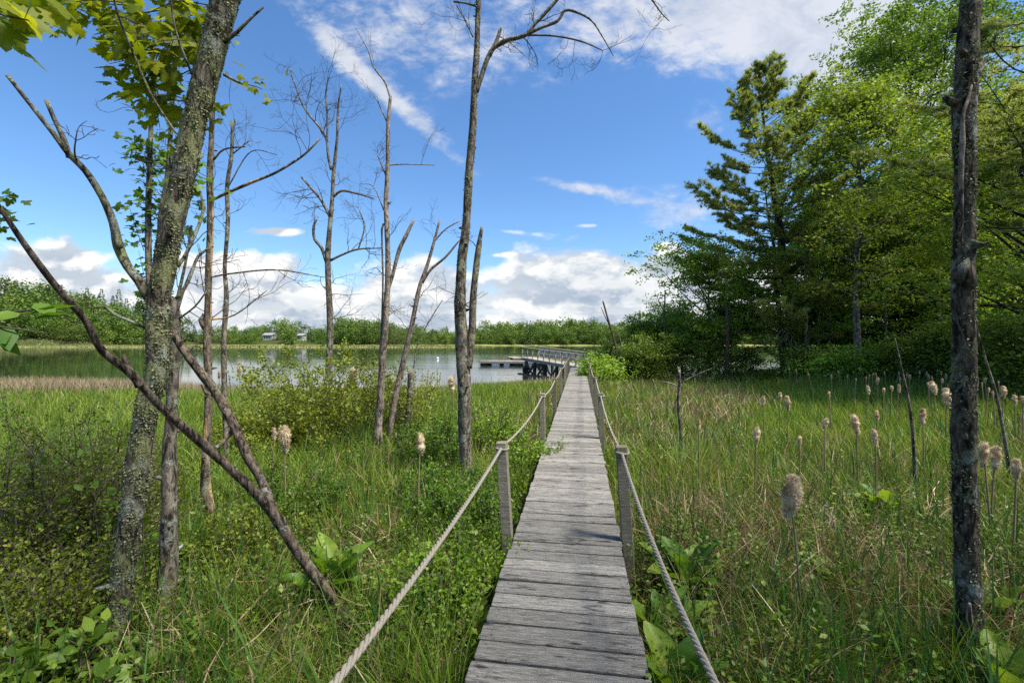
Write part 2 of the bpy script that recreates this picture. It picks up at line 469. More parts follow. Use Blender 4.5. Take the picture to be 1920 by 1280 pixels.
def sheet(xs, ys, zf):
    X, Y = np.meshgrid(xs, ys); V = np.stack([X, Y, zf(X, Y)], -1).reshape(-1, 3)
    nx, ny = len(xs), len(ys)
    i = (np.arange(ny - 1)[:, None] * nx + np.arange(nx - 1)[None]).ravel()
    mb = MB(); mb.add(V, np.stack([i, i + 1, i + nx + 1, i + nx], -1)); return mb


xs = warp(-3000, 3000, 340, 6.5)
ys = np.concatenate([warp(-3000, 0, 60, 6)[:30], np.linspace(-4, 45, 150), np.linspace(46, 190, 40), np.linspace(192, 300, 60), 300 + np.geomspace(4, 2800, 36)])
ys = np.unique(np.round(ys, 3))
ground = sheet(xs, ys, gz).build('ground', M['soil']); tag(ground, kind='structure')
water = sheet(np.linspace(-3000, 3000, 5), np.linspace(15, 3000, 5), lambda x, y: 0 * x + WATER).build('lake_water', M['water']); tag(water, kind='structure')

# ---------------------------------------------------------------- boardwalk
WA = math.atan(.149); WS, WC = math.sin(WA), math.cos(WA)
UX = np.array([WC, -WS, 0]); UY = np.array([WS, WC, 0])          # across, along
W0 = np.array([-.111, 0, 0])


def wk(a, l, z): return W0 + UX * a + UY * l + np.array([0, 0, z])


def across(x, y): return (np.asarray(x) + .111) * WC - np.asarray(y) * WS


walk = thing('boardwalk', 'long weathered grey plank boardwalk with rope handrails running out to the lake', 'boardwalk', tuple(W0))
walk.rotation_euler = (0, 0, -WA)
rng = np.random.default_rng(11)
END = 29.2
mb, nails = MB(), MB()
l = -1.6
while l < END:
    wdt = .142 + rng.uniform(-.004, .004) + (.03 if rng.random() < .06 else 0)
    hw = .445 + rng.normal(0, .003); z = -.019 + rng.normal(0, .0022)
    tl = rng.normal(0, .004); yaw = rng.normal(0, .004)
    X = norm(np.array([1, yaw, tl])); Z = norm(np.array([-tl, rng.normal(0, .012), 1])); Y = np.cross(Z, X)
    box(mb, (rng.normal(0, .0035), l, z), (hw, wdt / 2, .019), X, Y, Z, .007, rng.random())
    if l < 9:
        for a in (-.385, .385):
            for b_ in (-.035, .035):
                c = np.array([a + rng.normal(0, .006), l + b_ + rng.normal(0, .006), z + .0195 + a * tl])
                ang = np.arange(6) * PI / 3
                V = np.vstack([c + .0045 * np.stack([np.cos(ang), np.sin(ang), 0 * ang], -1), c + [0, 0, .0015]])
                nails.add(V, None, [[i, (i + 1) % 6, 6] for i in range(6)])
    l += wdt + .016 + rng.uniform(-.003, .005)
mb.build('deck', M['deck_board'], walk, (0, 0, 0), smooth=False)
tag(nails.build('nail_heads', M['nail'], walk, (0, 0, 0)), kind='stuff')
for a in (-.34, .34):
    mb = MB(); box(mb, (a, END / 2 - .9, -.115), (END / 2 + .8, .02, .07), (0, 1, 0), (-1, 0, 0), r=.3); mb.build('stringer', M['post_wood'], walk, (0, 0, 0))
POSTL = [.25, 3.9, 7.9, 11.2, 15.0, 19.0, 23.2, 27.2]
tops = {}
for sd in (-1, 1):
    for i, l in enumerate(POSTL):
        l2 = l + rng.uniform(-.12, .12) * (i > 1)
        zt = .78 + rng.uniform(-.03, .03) * (i > 1)
        lean = -.10 if i == 1 else rng.uniform(-.05, .03)
        if i == 0: lean = sd * .08
        base = np.array([sd * .505, l2, -1.0 if l < 20 else -1.5]); top = np.array([sd * .505 + lean * (1 if i != 1 else .55), l2, zt])
        if i == 1: base[0] += -lean * .55
        X = norm(top - base); Y = norm(np.cross((0, 1, 0), X)) * -1
        mb = MB(); box(mb, (base + top) / 2, (np.linalg.norm(top - base) / 2, .045, .045), X, Y, np.cross(X, Y), .005, rng.random())
        mb.build('post', M['post_wood'], walk, (0, 0, 0), smooth=False)
        tops[(sd, i)] = top
for sd in (-1, 1):
    mb = MB()
    for i in range(len(POSTL) - 1):
        a, b = tops[(sd, i)] - [0, 0, .045], tops[(sd, i + 1)] - [0, 0, .045]
        sag = (.07 if sd < 0 else .19) if i == 0 else rng.uniform(.04, .1)
        n = int(np.linalg.norm(b - a) / (.012 if i == 0 else .06)); t = np.linspace(0, 1, n)
        cen = a[None] * (1 - t[:, None]) + b[None] * t[:, None]; cen[:, 2] -= sag * 4 * t * (1 - t)
        if i <= 1:
            ph = t * np.linalg.norm(b - a) / .11 * 2 * PI
            for k in range(3):
                q = cen.copy(); q[:, 0] += .0072 * np.cos(ph + k * 2.094); q[:, 2] += .0072 * np.sin(ph + k * 2.094)
                tube(mb, q[::1 if i == 0 else 1], np.full(len(q), .0076), 6, .02 if i == 0 else .06, .06, k)
        else:
            tube(mb, cen, np.full(len(cen), .0135), 6, .2)
    for i in (1, 2):                                             # the rope is tied off round each post top
        c = tops[(sd, i)] - [0, 0, .05]
        tube(mb, [c + .061 * np.array([math.cos(u), math.sin(u), .1 * math.sin(2 * u)]) for u in np.linspace(0, 2 * PI, 13)], np.full(13, .009), 6, .05)
    mb.build('rope', M['rope'], walk, (0, 0, 0))

# ---------------------------------------------------------------- pier at the end
A = np.array([4.55, 28.9, 0.0]); B = np.array([1.25, 35.6, .34])
pd = norm(B - A); pw = norm(np.array([pd[1], -pd[0], 0])); L = np.linalg.norm(B - A); up = np.cross(pw, pd)
pier = thing('pier', 'old railed timber pier on dark braced piles at the end of the boardwalk', 'pier', tuple(A))
rng = np.random.default_rng(5)
mb = MB()
for i in range(int((L + 1.6) / .15)):
    c = A + pd * (i * .15 - .2) + pw * .75 - up * .02
    box(mb, c, (.85, .068, .02), pw, pd, up, .004, rng.random())
mb.build('deck', M['pier_wood'], pier, smooth=False)
mb = MB(); box(mb, A + pd * (L / 2 + .5) - pw * .06 - up * .12, (L / 2 + .9, .03, .11), pd, pw, up); box(mb, A + pd * (L / 2 + .5) + pw * 1.56 - up * .12, (L / 2 + .9, .03, .11), pd, pw, up)
mb.build('fascia', M['pier_wood'], pier, smooth=False)
mb = MB(); box(mb, B + pd * 1.0 - pw * .55 - up * .03, (.55, .62, .05), pw, pd, up); box(mb, B + pd * 1.0 - pw * .55 - up * .14, (.5, .05, .06), pw, pd, up)
mb.build('landing', M['pier_wood'], pier, smooth=False)
for side in (-.02, 1.52):
    nn = 11 if side < 0 else 12; ext = 0 if side < 0 else -.4
    for i in range(nn):
        c = A + pd * (ext + i * (L + .9 - ext) / (nn - 1)) + pw * side
        mb = MB(); box(mb, c + [0, 0, .34], (.46, .035, .035), (0, 0, 1), pd, pw, .004, rng.random())
        mb.build('rail_post', M['pier_wood'], pier, smooth=False)
    for hz, hh, th in (((.80, .02, .06), (.42, .06, .018)) if side < 0 else ((.80, .02, .07), (.52, .07, .018), (.26, .09, .018))):
        pass
    mb = MB(); box(mb, A + pd * (L / 2 + .45 + ext / 2) + pw * side + up * .82, (L / 2 + .55 - ext / 2, .07, .02), pd, pw, up, .004, .4)
    mb.build('top_rail', M['pier_wood'], pier, smooth=False)
    for z, hb in (((.42, .035),) if side < 0 else ((.56, .06), (.3, .09))):
        mb = MB(); box(mb, A + pd * (L / 2 + .45 + ext / 2) + pw * (side + (.055 if side < 0 else -.055)) + up * z, (L / 2 + .5 - ext / 2, .016, hb), pd, pw, up, .004, .7)
        mb.build('mid_rail', M['rail_pale'] if side > 0 else M['pier_wood'], pier, smooth=False)
for i, tt in enumerate((.25, .42, .63, .84, 1.02)):
    for side in (-.05, 1.5):
        c = A + pd * (tt * L) + pw * side
        mb = MB(); tube(mb, [c + [rng.normal(0, .05), rng.normal(0, .05), -1.7 - tt * .34], c + [0, 0, -.22]], [.14, .12], 12, .12, .1, i * 3 + int(side), jag=False)
        mb.build('pile', M['pile'], pier)
    if i >= 1:
        a, b = A + pd * (tt * L) - pw * .1, A + pd * (min(tt + .17, 1.04) * L) - pw * .1
        for q, (z0, z1) in enumerate(((-.3, -1.35), (-1.35, -.3))):
            mb = MB(); mid = (a + b) / 2 - [0, 0, .8] + pw * -.08
            tube(mb, [a + [0, 0, z0], mid + [0, 0, .1 * (q * 2 - 1)] + rng.normal(0, .06, 3), b + [0, 0, z1]], [.07, .085, .07], 8, .1, .14, i + q * 9)
            mb.build('brace', M['pile'], pier)
mb = MB(); tube(mb, [A + pd * (.15 * L) - pw * .3 + [0, 0, -1.02], A + pd * (1.1 * L) - pw * .45 + [0, 0, -1.34]], [.14, .15], 10, .2, .08, 4); mb.build('sill_log', M['pile'], pier)

# floating dock and buoy
dock = thing('floating_dock', 'low grey floating dock with dark and white floats on the lake left of the pier', 'dock', P(940, 684, 47))
o0 = P(898, 684, 48.5); o1 = P(1024, 683.5, 47.5); o0[2] = o1[2] = WATER
dx = norm(o1 - o0); Ld = np.linalg.norm(o1 - o0); dn = np.array([-dx[1], dx[0], 0])
mb = MB()
for i in range(int(Ld / .2)): box(mb, o0 + dx * (i * .2 + .1) + dn * .9 + [0, 0, .45], (.9, .09, .03), dn, -dx, r=rng.random())
mb.build('deck', M['pier_wood'], dock, smooth=False)
mb = MB(); box(mb, o0 + dx * Ld / 2 - dn * .03 + [0, 0, .33], (Ld / 2, .03, .09), dx, dn); mb.build('fascia', M['pier_wood'], dock, smooth=False)
for i in range(6):
    c = o0 + dx * (.6 + i * (Ld - 1.2) / 5) + dn * .8 + [0, 0, .06]
    mb = MB(); box(mb, c, (.42 if i % 2 else .3, .8, .17), dx, dn, ch=.04); mb.build('float', M['white'] if i in (1, 2, 4) else M['black'], dock)
mb = MB(); box(mb, o0 + dx * Ld / 2 + dn * .95 + [0, 0, .1], (Ld / 2 - .1, .7, .13), dx, dn, ch=.02); mb.build('beam', M['black'], dock)


def lathe(mb, c, prof, seg=14, r=.5):
    a = np.arange(seg) * 2 * PI / seg
    V = np.array([[c[0] + p * math.cos(t), c[1] + p * math.sin(t), c[2] + z] for p, z in prof for t in a])
    n = len(prof)
    Q = [[i * seg + j, i * seg + (j + 1) % seg, (i + 1) * seg + (j + 1) % seg, (i + 1) * seg + j] for i in range(n - 1) for j in range(seg)]
    mb.add(V, Q, None, r)


c = P(820.5, 674, 66); c[2] = WATER
mb = MB(); lathe(mb, c, [(.001, -.2)] + [(.18 * math.sin(t), .08 - .18 * math.cos(t)) for t in np.linspace(.4, 2.9, 9)] + [(.03, .26), (.02, .3), (.001, .31)])
o = mb.build('mooring_buoy', M['white'], None, c); tag(o, 'small round white mooring buoy floating in open water', 'buoy')

# ---------------------------------------------------------------- dead trees and limbs
def px_line(line, d):
    pts, rad = [], []
    for q in line:
        dd = d + (q[3] if len(q) > 3 else 0)
        pts.append(P(q[0], q[1], dd)); rad.append(q[2] / 2 * dd / F * math.cos(math.atan((q[0] - CX) / F)))
    return np.array(pts), np.array(rad)


def twig_spray(mb, start, dirv, L, r0, rng, level=2, wig=.28, nsub=4):
    n = 6; p = np.array(start, float); d = norm(np.asarray(dirv, float)); pts = [p.copy()]
    for i in range(n):
        d = norm(d + rng.normal(0, wig, 3) * [1, .7, 1] + [0, 0, .06]); p = p + d * L / n; pts.append(p.copy())
    pts = np.array(pts); rad = np.linspace(r0, max(r0 * .3, .0016), n + 1)
    tube(mb, pts, rad, 5, L / 10)
    if level > 0:
        for k in range(nsub):
            i = rng.integers(1, n)
            dd = norm(norm(pts[i + 1 if i < n else n] - pts[i]) + rng.normal(0, .8, 3))
            twig_spray(mb, pts[i], dd, L * rng.uniform(.3, .6), rad[i] * .65, rng, level - 1, wig, max(2, nsub - 1))


def dead_tree(name, label, cat, d, trunk, branches, bark, seed, seg=14, step=.05, rough=.1, twigs=0, tl=(.3, .7), twmat=None, group=None, jag=True, tw_from=.35, ground_fix=True, tlev=2, kr=3, wf=1.0):
    rng = np.random.default_rng(seed)
    pts, rad = px_line(trunk, d); rad = rad * wf
    if ground_fix:
        g = float(gz(pts[0][0], pts[0][1])); b = pts[0].copy(); b[2] = min(g - .15, b[2] - .02)
        pts = np.vstack([b, pts]); rad = np.concatenate([[rad[0] * 1.5], rad]); rad[1] *= 1.12
    root = thing(name, label, cat, (pts[0][0], pts[0][1], pts[0][2]), group)
    mb = MB(); Pp, R = tube(mb, pts, rad, seg, step, rough, seed, jag=jag, kr=kr)
    for k in range(rng.integers(7, 12)):
        i = rng.integers(len(Pp) // 8, len(Pp) - 2); dv = rand_unit(1, rng)[0] * [1, 1, .4] + [0, 0, .25]; dv = norm(dv); r_ = R[i]
        tube(mb, [Pp[i] + dv * r_ * .5, Pp[i] + dv * r_ * 1.05, Pp[i] + dv * r_ * rng.uniform(1.25, 2.2)], np.array([.55, .42, .22]) * min(r_, .05), 7, .02, .1, k, jag=True)
    mb.build('trunk', bark, root)
    spots = []
    for k, br in enumerate(branches):
        bp, brd = px_line(br, d); brd = brd * wf
        mb = MB(); q, rr = tube(mb, bp, brd, 8, max(step, .05), rough * .8, seed + k + 1, jag=brd[-1] > .012); mb.build('branch', bark, root)
        spots += [(q[i], norm(q[min(i + 1, len(q) - 1)] - q[i - 1]), rr[i]) for i in range(max(1, len(q) // 4), len(q))]
    s = int(len(Pp) * tw_from)
    spots += [(Pp[i], norm(Pp[i] - Pp[i - 1]), R[i] * .5) for i in range(max(s, 1), len(Pp), 3)]
    if twigs:
        for _ in range(twigs):
            mb = MB()
            p, t, r_ = spots[rng.integers(len(spots))]
            side = norm(np.cross(t, rand_unit(1, rng)[0])); side[1] *= .5
            twig_spray(mb, p, side + t * rng.uniform(.1, .8), rng.uniform(*tl) * d / 8, min(max(.0035, r_ * .3), .008) * max(1, d / 9), rng, tlev)
            mb.build('twig', twmat or M['twig'], root)
    return root, Pp, R


def flakes(mb, Pp, R, n, rng, size=(.008, .02), zlim=None):
    i = rng.integers(1, len(Pp) - 1, n * 3)
    d = rand_unit(n * 3, rng); T = norm(Pp[i + 1] - Pp[i - 1]); d = norm(d - T * (d * T).sum(1, keepdims=True))
    pos = Pp[i] + d * R[i][:, None] * 1.0
    cl = np.sin(pos[:, 0] * 23 + pos[:, 2] * 9) + np.sin(pos[:, 2] * 13 + d[:, 0] * 4) + np.sin(pos[:, 2] * 31 + d[:, 1] * 5)
    keep = np.where(cl + rng.normal(0, .6, len(cl)) > .0)[0][:n]
    pos, d = pos[keep], d[keep]; n = len(keep)
    al = norm(np.cross(d, rand_unit(n, rng)) + d * rng.uniform(.1, .9, (n, 1)))
    leaves(mb, pos, al, d + rng.normal(0, .3, (n, 3)), rng.uniform(*size, n), OVAL, np.clip(rng.normal(.5, .25, n), 0, 1))


# big leaning maple on the left
maple, mP, mR = dead_tree('maple_tree', 'thick leaning maple trunk crusted with green lichen, yellow green leaves at its top', 'tree', 2.9,
    [(203, 1290, 66), (218, 1160, 58), (238, 1030, 52), (258, 870, 52), (276, 760, 50), (296, 690, 50), (299, 560, 50), (318, 450, 50), (345, 320, 49), (372, 200, 50), (400, 90, 53), (428, -20, 54), (470, -190, 50), (520, -420, 40)],
    [[(280, 560, 26), (262, 528, 24), (240, 500, 22), (222, 462, 24), (213, 420, 20, -.05), (192, 370, 17, -.1), (160, 320, 17, -.15), (132, 292, 18, -.2), (100, 250, 14, -.25), (60, 200, 12, -.3), (14, 142, 11, -.35)],
     [(130, 296, 15, -.2), (120, 262, 14, -.22), (101, 222, 12, -.25), (87, 188, 12, -.28)],
     [(224, 465, 16, -.04), (219, 440, 11, -.04), (213, 408, 10, -.06)],
     [(276, 616, 9), (240, 600, 9), (216, 590, 10), (196, 574, 7, -.05)],
     [(420, 80, 9), (445, 60, 8), (470, 35, 6), (494, 14, 4)],
     [(420, 140, 8), (438, 150, 6), (455, 158, 4)],
     [(330, 560, 9, .05), (352, 530, 8, .1), (372, 480, 7, .15), (400, 462, 5, .2)],
     [(332, 500, 9, .05), (352, 470, 8, .1), (380, 400, 7, .2), (376, 360, 5, .2)],
     [(330, 250, 5, -.1), (285, 180, 6, -.15), (250, 100, 6, -.2), (222, 30, 6, -.3), (205, -40, 5, -.4)],
     [(360, 140, 5, -.1), (330, 60, 5, -.2), (318, -20, 5, -.25)]],
    M['maple_bark'], 3, seg=44, step=.018, rough=.05, twigs=9, tl=(.5, 1.0), jag=False, tw_from=.9, kr=4, wf=.92)
rng = np.random.default_rng(21)
mb = MB(); flakes(mb, mP, mR, 17000, rng, (.006, .018)); mb.build('lichen_foliage', M['lichen'], maple)


def spray(mb, twg, a, b, n, size, rng, tpl=MAPLE, spread=.07, face=None):
    """leaves along a twig from a to b"""
    a, b = np.asarray(a), np.asarray(b); L = np.linalg.norm(b - a)
    mid = (a + b) / 2 + rng.normal(0, .08, 3) * L
    if twg is not None: tube(twg, [a, mid, b], [.004, .003, .0018], 5, L / 6)
    t = rng.uniform(.1, 1.05, n)[:, None]
    p = (1 - t) ** 2 * a + 2 * t * (1 - t) * mid + t ** 2 * b + rng.normal(0, spread, (n, 3))
    al = norm((b - a) / L + rng.normal(0, .7, (n, 3)) + [0, 0, -.45])
    upv = norm(np.array([0, 0, 1.0]) + rng.normal(0, .55, (n, 3)) + (0 if face is None else np.asarray(face)))
    leaves(mb, p, al, upv, rng.uniform(.75, 1.15, n) * size, tpl, np.clip(rng.normal(.5, .25, n), 0, 1))


mb, tw = MB(), MB()
for (x0, y0, x1, y1, n, sz, dd) in [(400, 20, 330, 110, 22, .1, 2.7), (390, 10, 250, 40, 30, .1, 2.6), (300, 20, 160, 25, 24, .095, 2.6), (360, 130, 270, 170, 24, .1, 2.6), (370, 90, 230, 110, 30, .1, 2.5),
                                    (330, 150, 205, 120, 22, .1, 2.6), (350, 190, 240, 160, 24, .1, 2.7), (360, 220, 300, 215, 14, .085, 2.8), (410, 160, 400, 230, 10, .075, 2.9), (380, 200, 410, 210, 8, .075, 2.9),
                                    (450, 156, 492, 168, 15, .06, 2.9), (250, 10, 140, 10, 16, .09, 2.6), (290, 60, 190, 75, 22, .1, 2.5), (320, 60, 300, 130, 20, .1, 2.5), (340, 20, 360, 90, 18, .1, 2.6),
                                    (360, 30, 290, -20, 24, .1, 2.7), (420, 60, 440, 90, 5, .06, 3.0), (300, 190, 265, 240, 8, .07, 3.0), (330, 235, 318, 260, 4, .09, 2.8), (295, 215, 300, 240, 5, .07, 2.8), (150, 12, 128, 40, 6, .05, 2.6), (230, 5, 80, 20, 20, .09, 2.4), (200, -20, 60, 5, 22, .09, 2.5), (260, 90, 200, 40, 14, .09, 2.6)]:
    tw = MB(); spray(mb, tw, P(x0, y0, dd + .42), P(x1, y1, dd + .38), int(n * 1.3), sz * .9, rng, face=(0, -.5, .0)); tw.build('twig', M['twig'], maple)
for (x0, y0, x1, y1, n, sz, dd) in [(-80, 0, 60, 40, 9, .085, 1.15), (-60, -20, 110, 30, 8, .08, 1.25), (-60, 30, 70, 60, 7, .08, 1.2)]:
    tw = MB(); spray(mb, tw, P(x0, y0, dd), P(x1, y1, dd), n, sz, rng, spread=.03, face=(0, -.5, 0)); tw.build('twig', M['twig'], maple)
# the live top of the maple, over the photographer's head
for _ in range(60):
    q = np.array([rng.normal(-.6, 1.5), rng.normal(2.6, 1.6), rng.uniform(4.9, 8)])
    if q[2] < CZ + .76 * q[1] + 1.3 or q[0] > 1.2: continue
    spray(mb, None, q, q + rng.normal(0, .4, 3), 22, .1, rng, spread=.2)
mb.build('crown', M['maple_leaf'], maple)

LW = .62
# forked fallen limb leaning in front of the maple
limb = thing('fallen_limb', 'long forked dead limb leaning across the maple trunk with its broken butt in the grass', 'dead limb', P(640, 1150, 3.1))
pts, rad = px_line([(655, 1168, 26, .55), (622, 1120, 32, .5), (560, 1035, 34, .4), (512, 962, 38, .3), (468, 912, 30, .2), (400, 850, 30, .05), (312, 772, 30, -.2), (246, 702, 30, -.35), (190, 654, 30, -.45), (160, 600, 26, -.5), (112, 545, 26, -.6), (62, 480, 24, -.7), (10, 405, 20, -.8), (-60, 300, 16, -.9)], 2.75)
mb = MB(); tube(mb, pts, rad * LW, 20, .02, .07, 8, jag=True, kr=4); mb.build('trunk', M['limb_bark'], limb)
pts, rad = px_line([(512, 958, 32, .3), (492, 905, 28, .32), (462, 850, 32, .33), (440, 800, 30, .34), (405, 735, 30, .35), (352, 668, 26, .35), (326, 628, 24, .35), (308, 600, 16, .35)], 2.75)
mb = MB(); tube(mb, pts, rad * LW, 18, .02, .08, 9, jag=True, kr=4); mb.build('branch', M['limb_bark'], limb)
for q in ([(262, 725, 24, -.33), (248, 700, 18, -.34), (231, 668, 15, -.36)], [(398, 845, 14, .2), (420, 826, 13, .3), (432, 812, 16, .34)], [(124, 572, 14, -.55), (105, 575, 8, -.57)], [(388, 740, 12, .33), (378, 722, 6, .3)]):
    pts, rad = px_line(q, 2.75); mb = MB(); tube(mb, pts, rad * LW, 10, .02, .08, int(q[0][0]), jag=True); mb.build('branch', M['limb_bark'], limb)

stem2, sP, sR = dead_tree('dead_tree', 'grey broken stem standing close behind the leaning maple trunk', 'dead tree', 3.5,
    [(318, 890, 34), (320, 800, 30), (325, 700, 26), (330, 620, 26), (326, 570, 22)],
    [[(330, 590, 9), (342, 550, 7), (362, 500, 6), (378, 470, 4)], [(332, 600, 6), (365, 575, 5), (388, 545, 4)], [(328, 580, 9), (340, 530, 8), (352, 470, 7), (358, 425, 5)]], M['grey_bark'], 31, seg=16, step=.04, twigs=8, tl=(.6, 1.3), tw_from=.8, wf=0.8)
dead_tree('dead_tree', 'slim dead tree with bark peeled to orange wood right of the leaning maple', 'dead tree', 4.9,
    [(398, 985, 34), (386, 915, 26), (386, 850, 22), (391, 740, 20), (388, 650, 21), (390, 600, 20), (391, 500, 18), (395, 420, 17), (394, 330, 16), (398, 210, 13), (401, 100, 11), (404, -30, 8)],
    [[(386, 615, 22), (378, 600, 18), (382, 590, 10)], [(398, 375, 9), (425, 362, 9), (470, 343, 8), (520, 322, 7), (570, 290, 6), (600, 260, 4)], [(400, 300, 6), (420, 280, 5), (460, 275, 4)], [(392, 520, 6), (440, 512, 5), (520, 506, 4), (610, 520, 2)],
     [(388, 600, 5), (440, 590, 4), (500, 545, 2)]], M['stripped'], 41, seg=16, step=.05, rough=.09, twigs=14, tl=(.7, 1.5), wf=0.76)
dead_tree('dead_tree', 'thin crooked dead tree with a snapped flat top beside the peeled orange trunk', 'dead tree', 7.2,
    [(424, 850, 15), (421, 735, 13), (420, 640, 14), (424, 560, 13), (421, 500, 12), (427, 420, 12), (426, 350, 11), (434, 290, 10), (436, 232, 9)],
    [[(434, 290, 4), (450, 278, 3), (468, 262, 2)], [(428, 350, 4), (470, 285, 3), (520, 290, 2)]], M['grey_bark'], 43, seg=12, step=.07, rough=.09, twigs=8, tl=(.6, 1.1), wf=0.76)
dead_tree('dead_tree', 'bare grey dead tree with a fine twiggy forked top rising behind the olive shrub', 'dead tree', 11,
    [(612, 830, 20), (616, 700, 18), (619, 620, 15), (616, 540, 16), (614, 480, 15), (618, 430, 12), (622, 380, 11), (626, 320, 9), (632, 260, 7), (634, 200, 5), (640, 160, 3)],
    [[(612, 490, 10), (603, 465, 9), (590, 448, 9), (588, 425, 7), (596, 408, 4)], [(618, 405, 8), (602, 375, 7), (585, 355, 6), (567, 334, 5)], [(621, 318, 8), (615, 290, 7), (612, 262, 6), (600, 240, 6), (572, 205, 5), (555, 165, 4), (543, 128, 2)],
     [(613, 270, 6), (614, 220, 5), (611, 175, 4), (618, 140, 2)], [(624, 370, 7), (640, 358, 6), (665, 362, 5), (700, 372, 3)], [(620, 488, 7), (640, 478, 6), (672, 467, 5), (715, 465, 3)], [(672, 467, 4), (683, 425, 4), (672, 390, 2)]],
    M['grey_bark'], 47, seg=12, step=.09, rough=.07, twigs=46, tl=(.45, .9), jag=False, wf=0.76)
dead_tree('dead_tree', 'pale barkless dead tree of three stems spreading from one base in the grass', 'dead tree', 8.4,
    [(706, 860, 30), (711, 780, 22), (716, 690, 20), (722, 620, 19), (727, 520, 17), (726, 440, 15), (724, 380, 14), (727, 300, 12), (728, 230, 11), (732, 182, 8)],
    [[(722, 560, 9), (735, 520, 11), (748, 470, 12), (762, 440, 12), (774, 416, 9)], [(732, 185, 6), (722, 155, 5), (700, 125, 4), (690, 95, 3), (668, 55, 2)], [(724, 330, 5), (712, 300, 4), (707, 290, 3)],
     [(728, 310, 4), (760, 308, 4), (815, 310, 2)], [(720, 395, 4), (700, 350, 3), (676, 345, 2)], [(722, 420, 5), (716, 430, 6), (718, 520, 5), (716, 600, 6), (712, 690, 7), (706, 800, 10)], [(726, 230, 4), (708, 190, 3), (697, 175, 2)]],
    M['pale_dead'], 53, seg=14, step=.06, rough=.07, twigs=26, tl=(.4, .8), twmat=M['twig'], wf=0.66)
dead_tree('dead_tree', 'thin slanting grey sapling that forks high to the right, beside the pale stems', 'dead tree', 8.8,
    [(726, 850, 12), (738, 760, 17), (756, 680, 16), (772, 610, 14), (786, 540, 12), (800, 500, 10), (812, 460, 8), (824, 414, 6)],
    [[(792, 530, 8), (808, 505, 8), (835, 482, 7), (862, 450, 4)], [(812, 455, 5), (835, 430, 4), (862, 414, 3)], [(775, 690, 4), (785, 640, 3), (812, 590, 3), (830, 562, 2)]], M['pale_dead'], 57, seg=12, step=.07, rough=.06, twigs=10, tl=(.4, .8), wf=0.68)
dead_tree('tree_stump', 'narrow broken stump sticking out of grass left of the twin dark trunk', 'stump', 9.5, [(765, 832, 17), (768, 760, 14), (770, 700, 10)], [], M['grey_bark'], 59, seg=10, step=.06, rough=.1)
mb = MB(); st = thing('tree_stump', 'rotten hollow stump with curling bark at the foot of the pale stems', 'stump', P(735, 870, 8.2))
for k in range(5):
    q0 = P(712 + k * 9, 880, 8.2 + .1 * (k % 2)); q1 = P(714 + k * 8 + (k % 2) * 6, 815 + 18 * (k % 3), 8.2)
    tube(mb, [q0, (q0 + q1) / 2 + [.03, 0, 0], q1], [.07, .05, .03], 8, .06, .2, k, jag=True)
mb.build('trunk', M['grey_bark'], st)
twin, tP, tR = dead_tree('twin_tree', 'tall dark grey tree forking into a broken brown snag and a curved bare top branch', 'dead tree', 6.3,
    [(876, 925, 34), (873, 860, 29), (871, 800, 30), (870, 720, 31), (866, 640, 30), (863, 575, 26), (866, 490, 22), (874, 420, 20), (879, 330, 19), (886, 250, 17), (889, 180, 16), (894, 90, 13), (897, 0, 12), (905, -140, 9)],
    [[(876, 690, 22), (885, 620, 18), (887, 560, 17), (893, 500, 15), (898, 460, 13), (903, 428, 7)],
     [(893, 172, 12), (902, 145, 11), (915, 108, 11), (928, 88, 11), (950, 76, 10), (985, 66, 10), (1003, 45, 9), (1025, 22, 9), (1055, -15, 8), (1080, -70, 6)],
     [(918, 105, 9), (932, 75, 8), (938, 55, 7)], [(985, 66, 8), (1015, 52, 7), (1045, 40, 7), (1060, 20, 6), (1085, 25, 5), (1110, 40, 4), (1130, 70, 3), (1150, 105, 2)],
     [(990, 66, 5), (1040, 68, 4), (1090, 78, 4), (1130, 95, 2)], [(893, 12, 6), (872, 6, 5), (853, 4, 5)], [(887, 70, 4), (870, 35, 3), (856, 10, 3)], [(858, 600, 12), (856, 565, 12), (858, 545, 8)], [(884, 290, 6), (892, 276, 4)], [(1160, -60, 5), (1215, -8, 4), (1240, 25, 3), (1255, 40, 2)]],
    M['grey_bark'], 61, seg=30, step=.03, rough=.055, twigs=22, tl=(.5, 1.0), jag=False, tw_from=.75, kr=4, wf=0.8)
rng = np.random.default_rng(22)
mb = MB(); flakes(mb, tP, tR, 2600, rng, (.007, .022)); mb.build('lichen_foliage', M['lichen'], twin)
rtree, rP, rR = dead_tree('dark_tree', 'dark rough barked trunk with pale lichen and a torn strip, standing alone at the right', 'tree', 2.85,
    [(1822, 1300, 84), (1816, 1180, 64), (1812, 1060, 55), (1808, 900, 54), (1807, 780, 54), (1808, 640, 50), (1806, 540, 51), (1808, 430, 47), (1810, 330, 47), (1808, 250, 50), (1808, 195, 54), (1812, 120, 48), (1818, 40, 46), (1822, -40, 45), (1836, -220, 40), (1850, -460, 32)],
    [[(1805, 190, 34), (1785, 192, 24), (1774, 186, 13)], [(1820, 150, 34), (1832, 135, 22), (1842, 118, 12)], [(1812, 540, 46, -.02), (1806, 520, 54, -.02), (1804, 505, 46, -.02)]],
    M['dark_bark'], 67, seg=44, step=.018, rough=.065, twigs=0, jag=False, kr=4, wf=0.93)
mb = MB(); flakes(mb, rP, rR, 6500, rng, (.007, .019)); mb.build('lichen_foliage', M['lichen'], rtree)
mb = MB()
pts, rad = px_line([(1803, 460, 5, -.075), (1804, 400, 6, -.075), (1802, 340, 8, -.078), (1804, 270, 10, -.08), (1806, 215, 8, -.08), (1814, 190, 6, -.075), (1822, 160, 4, -.06)], 2.85)
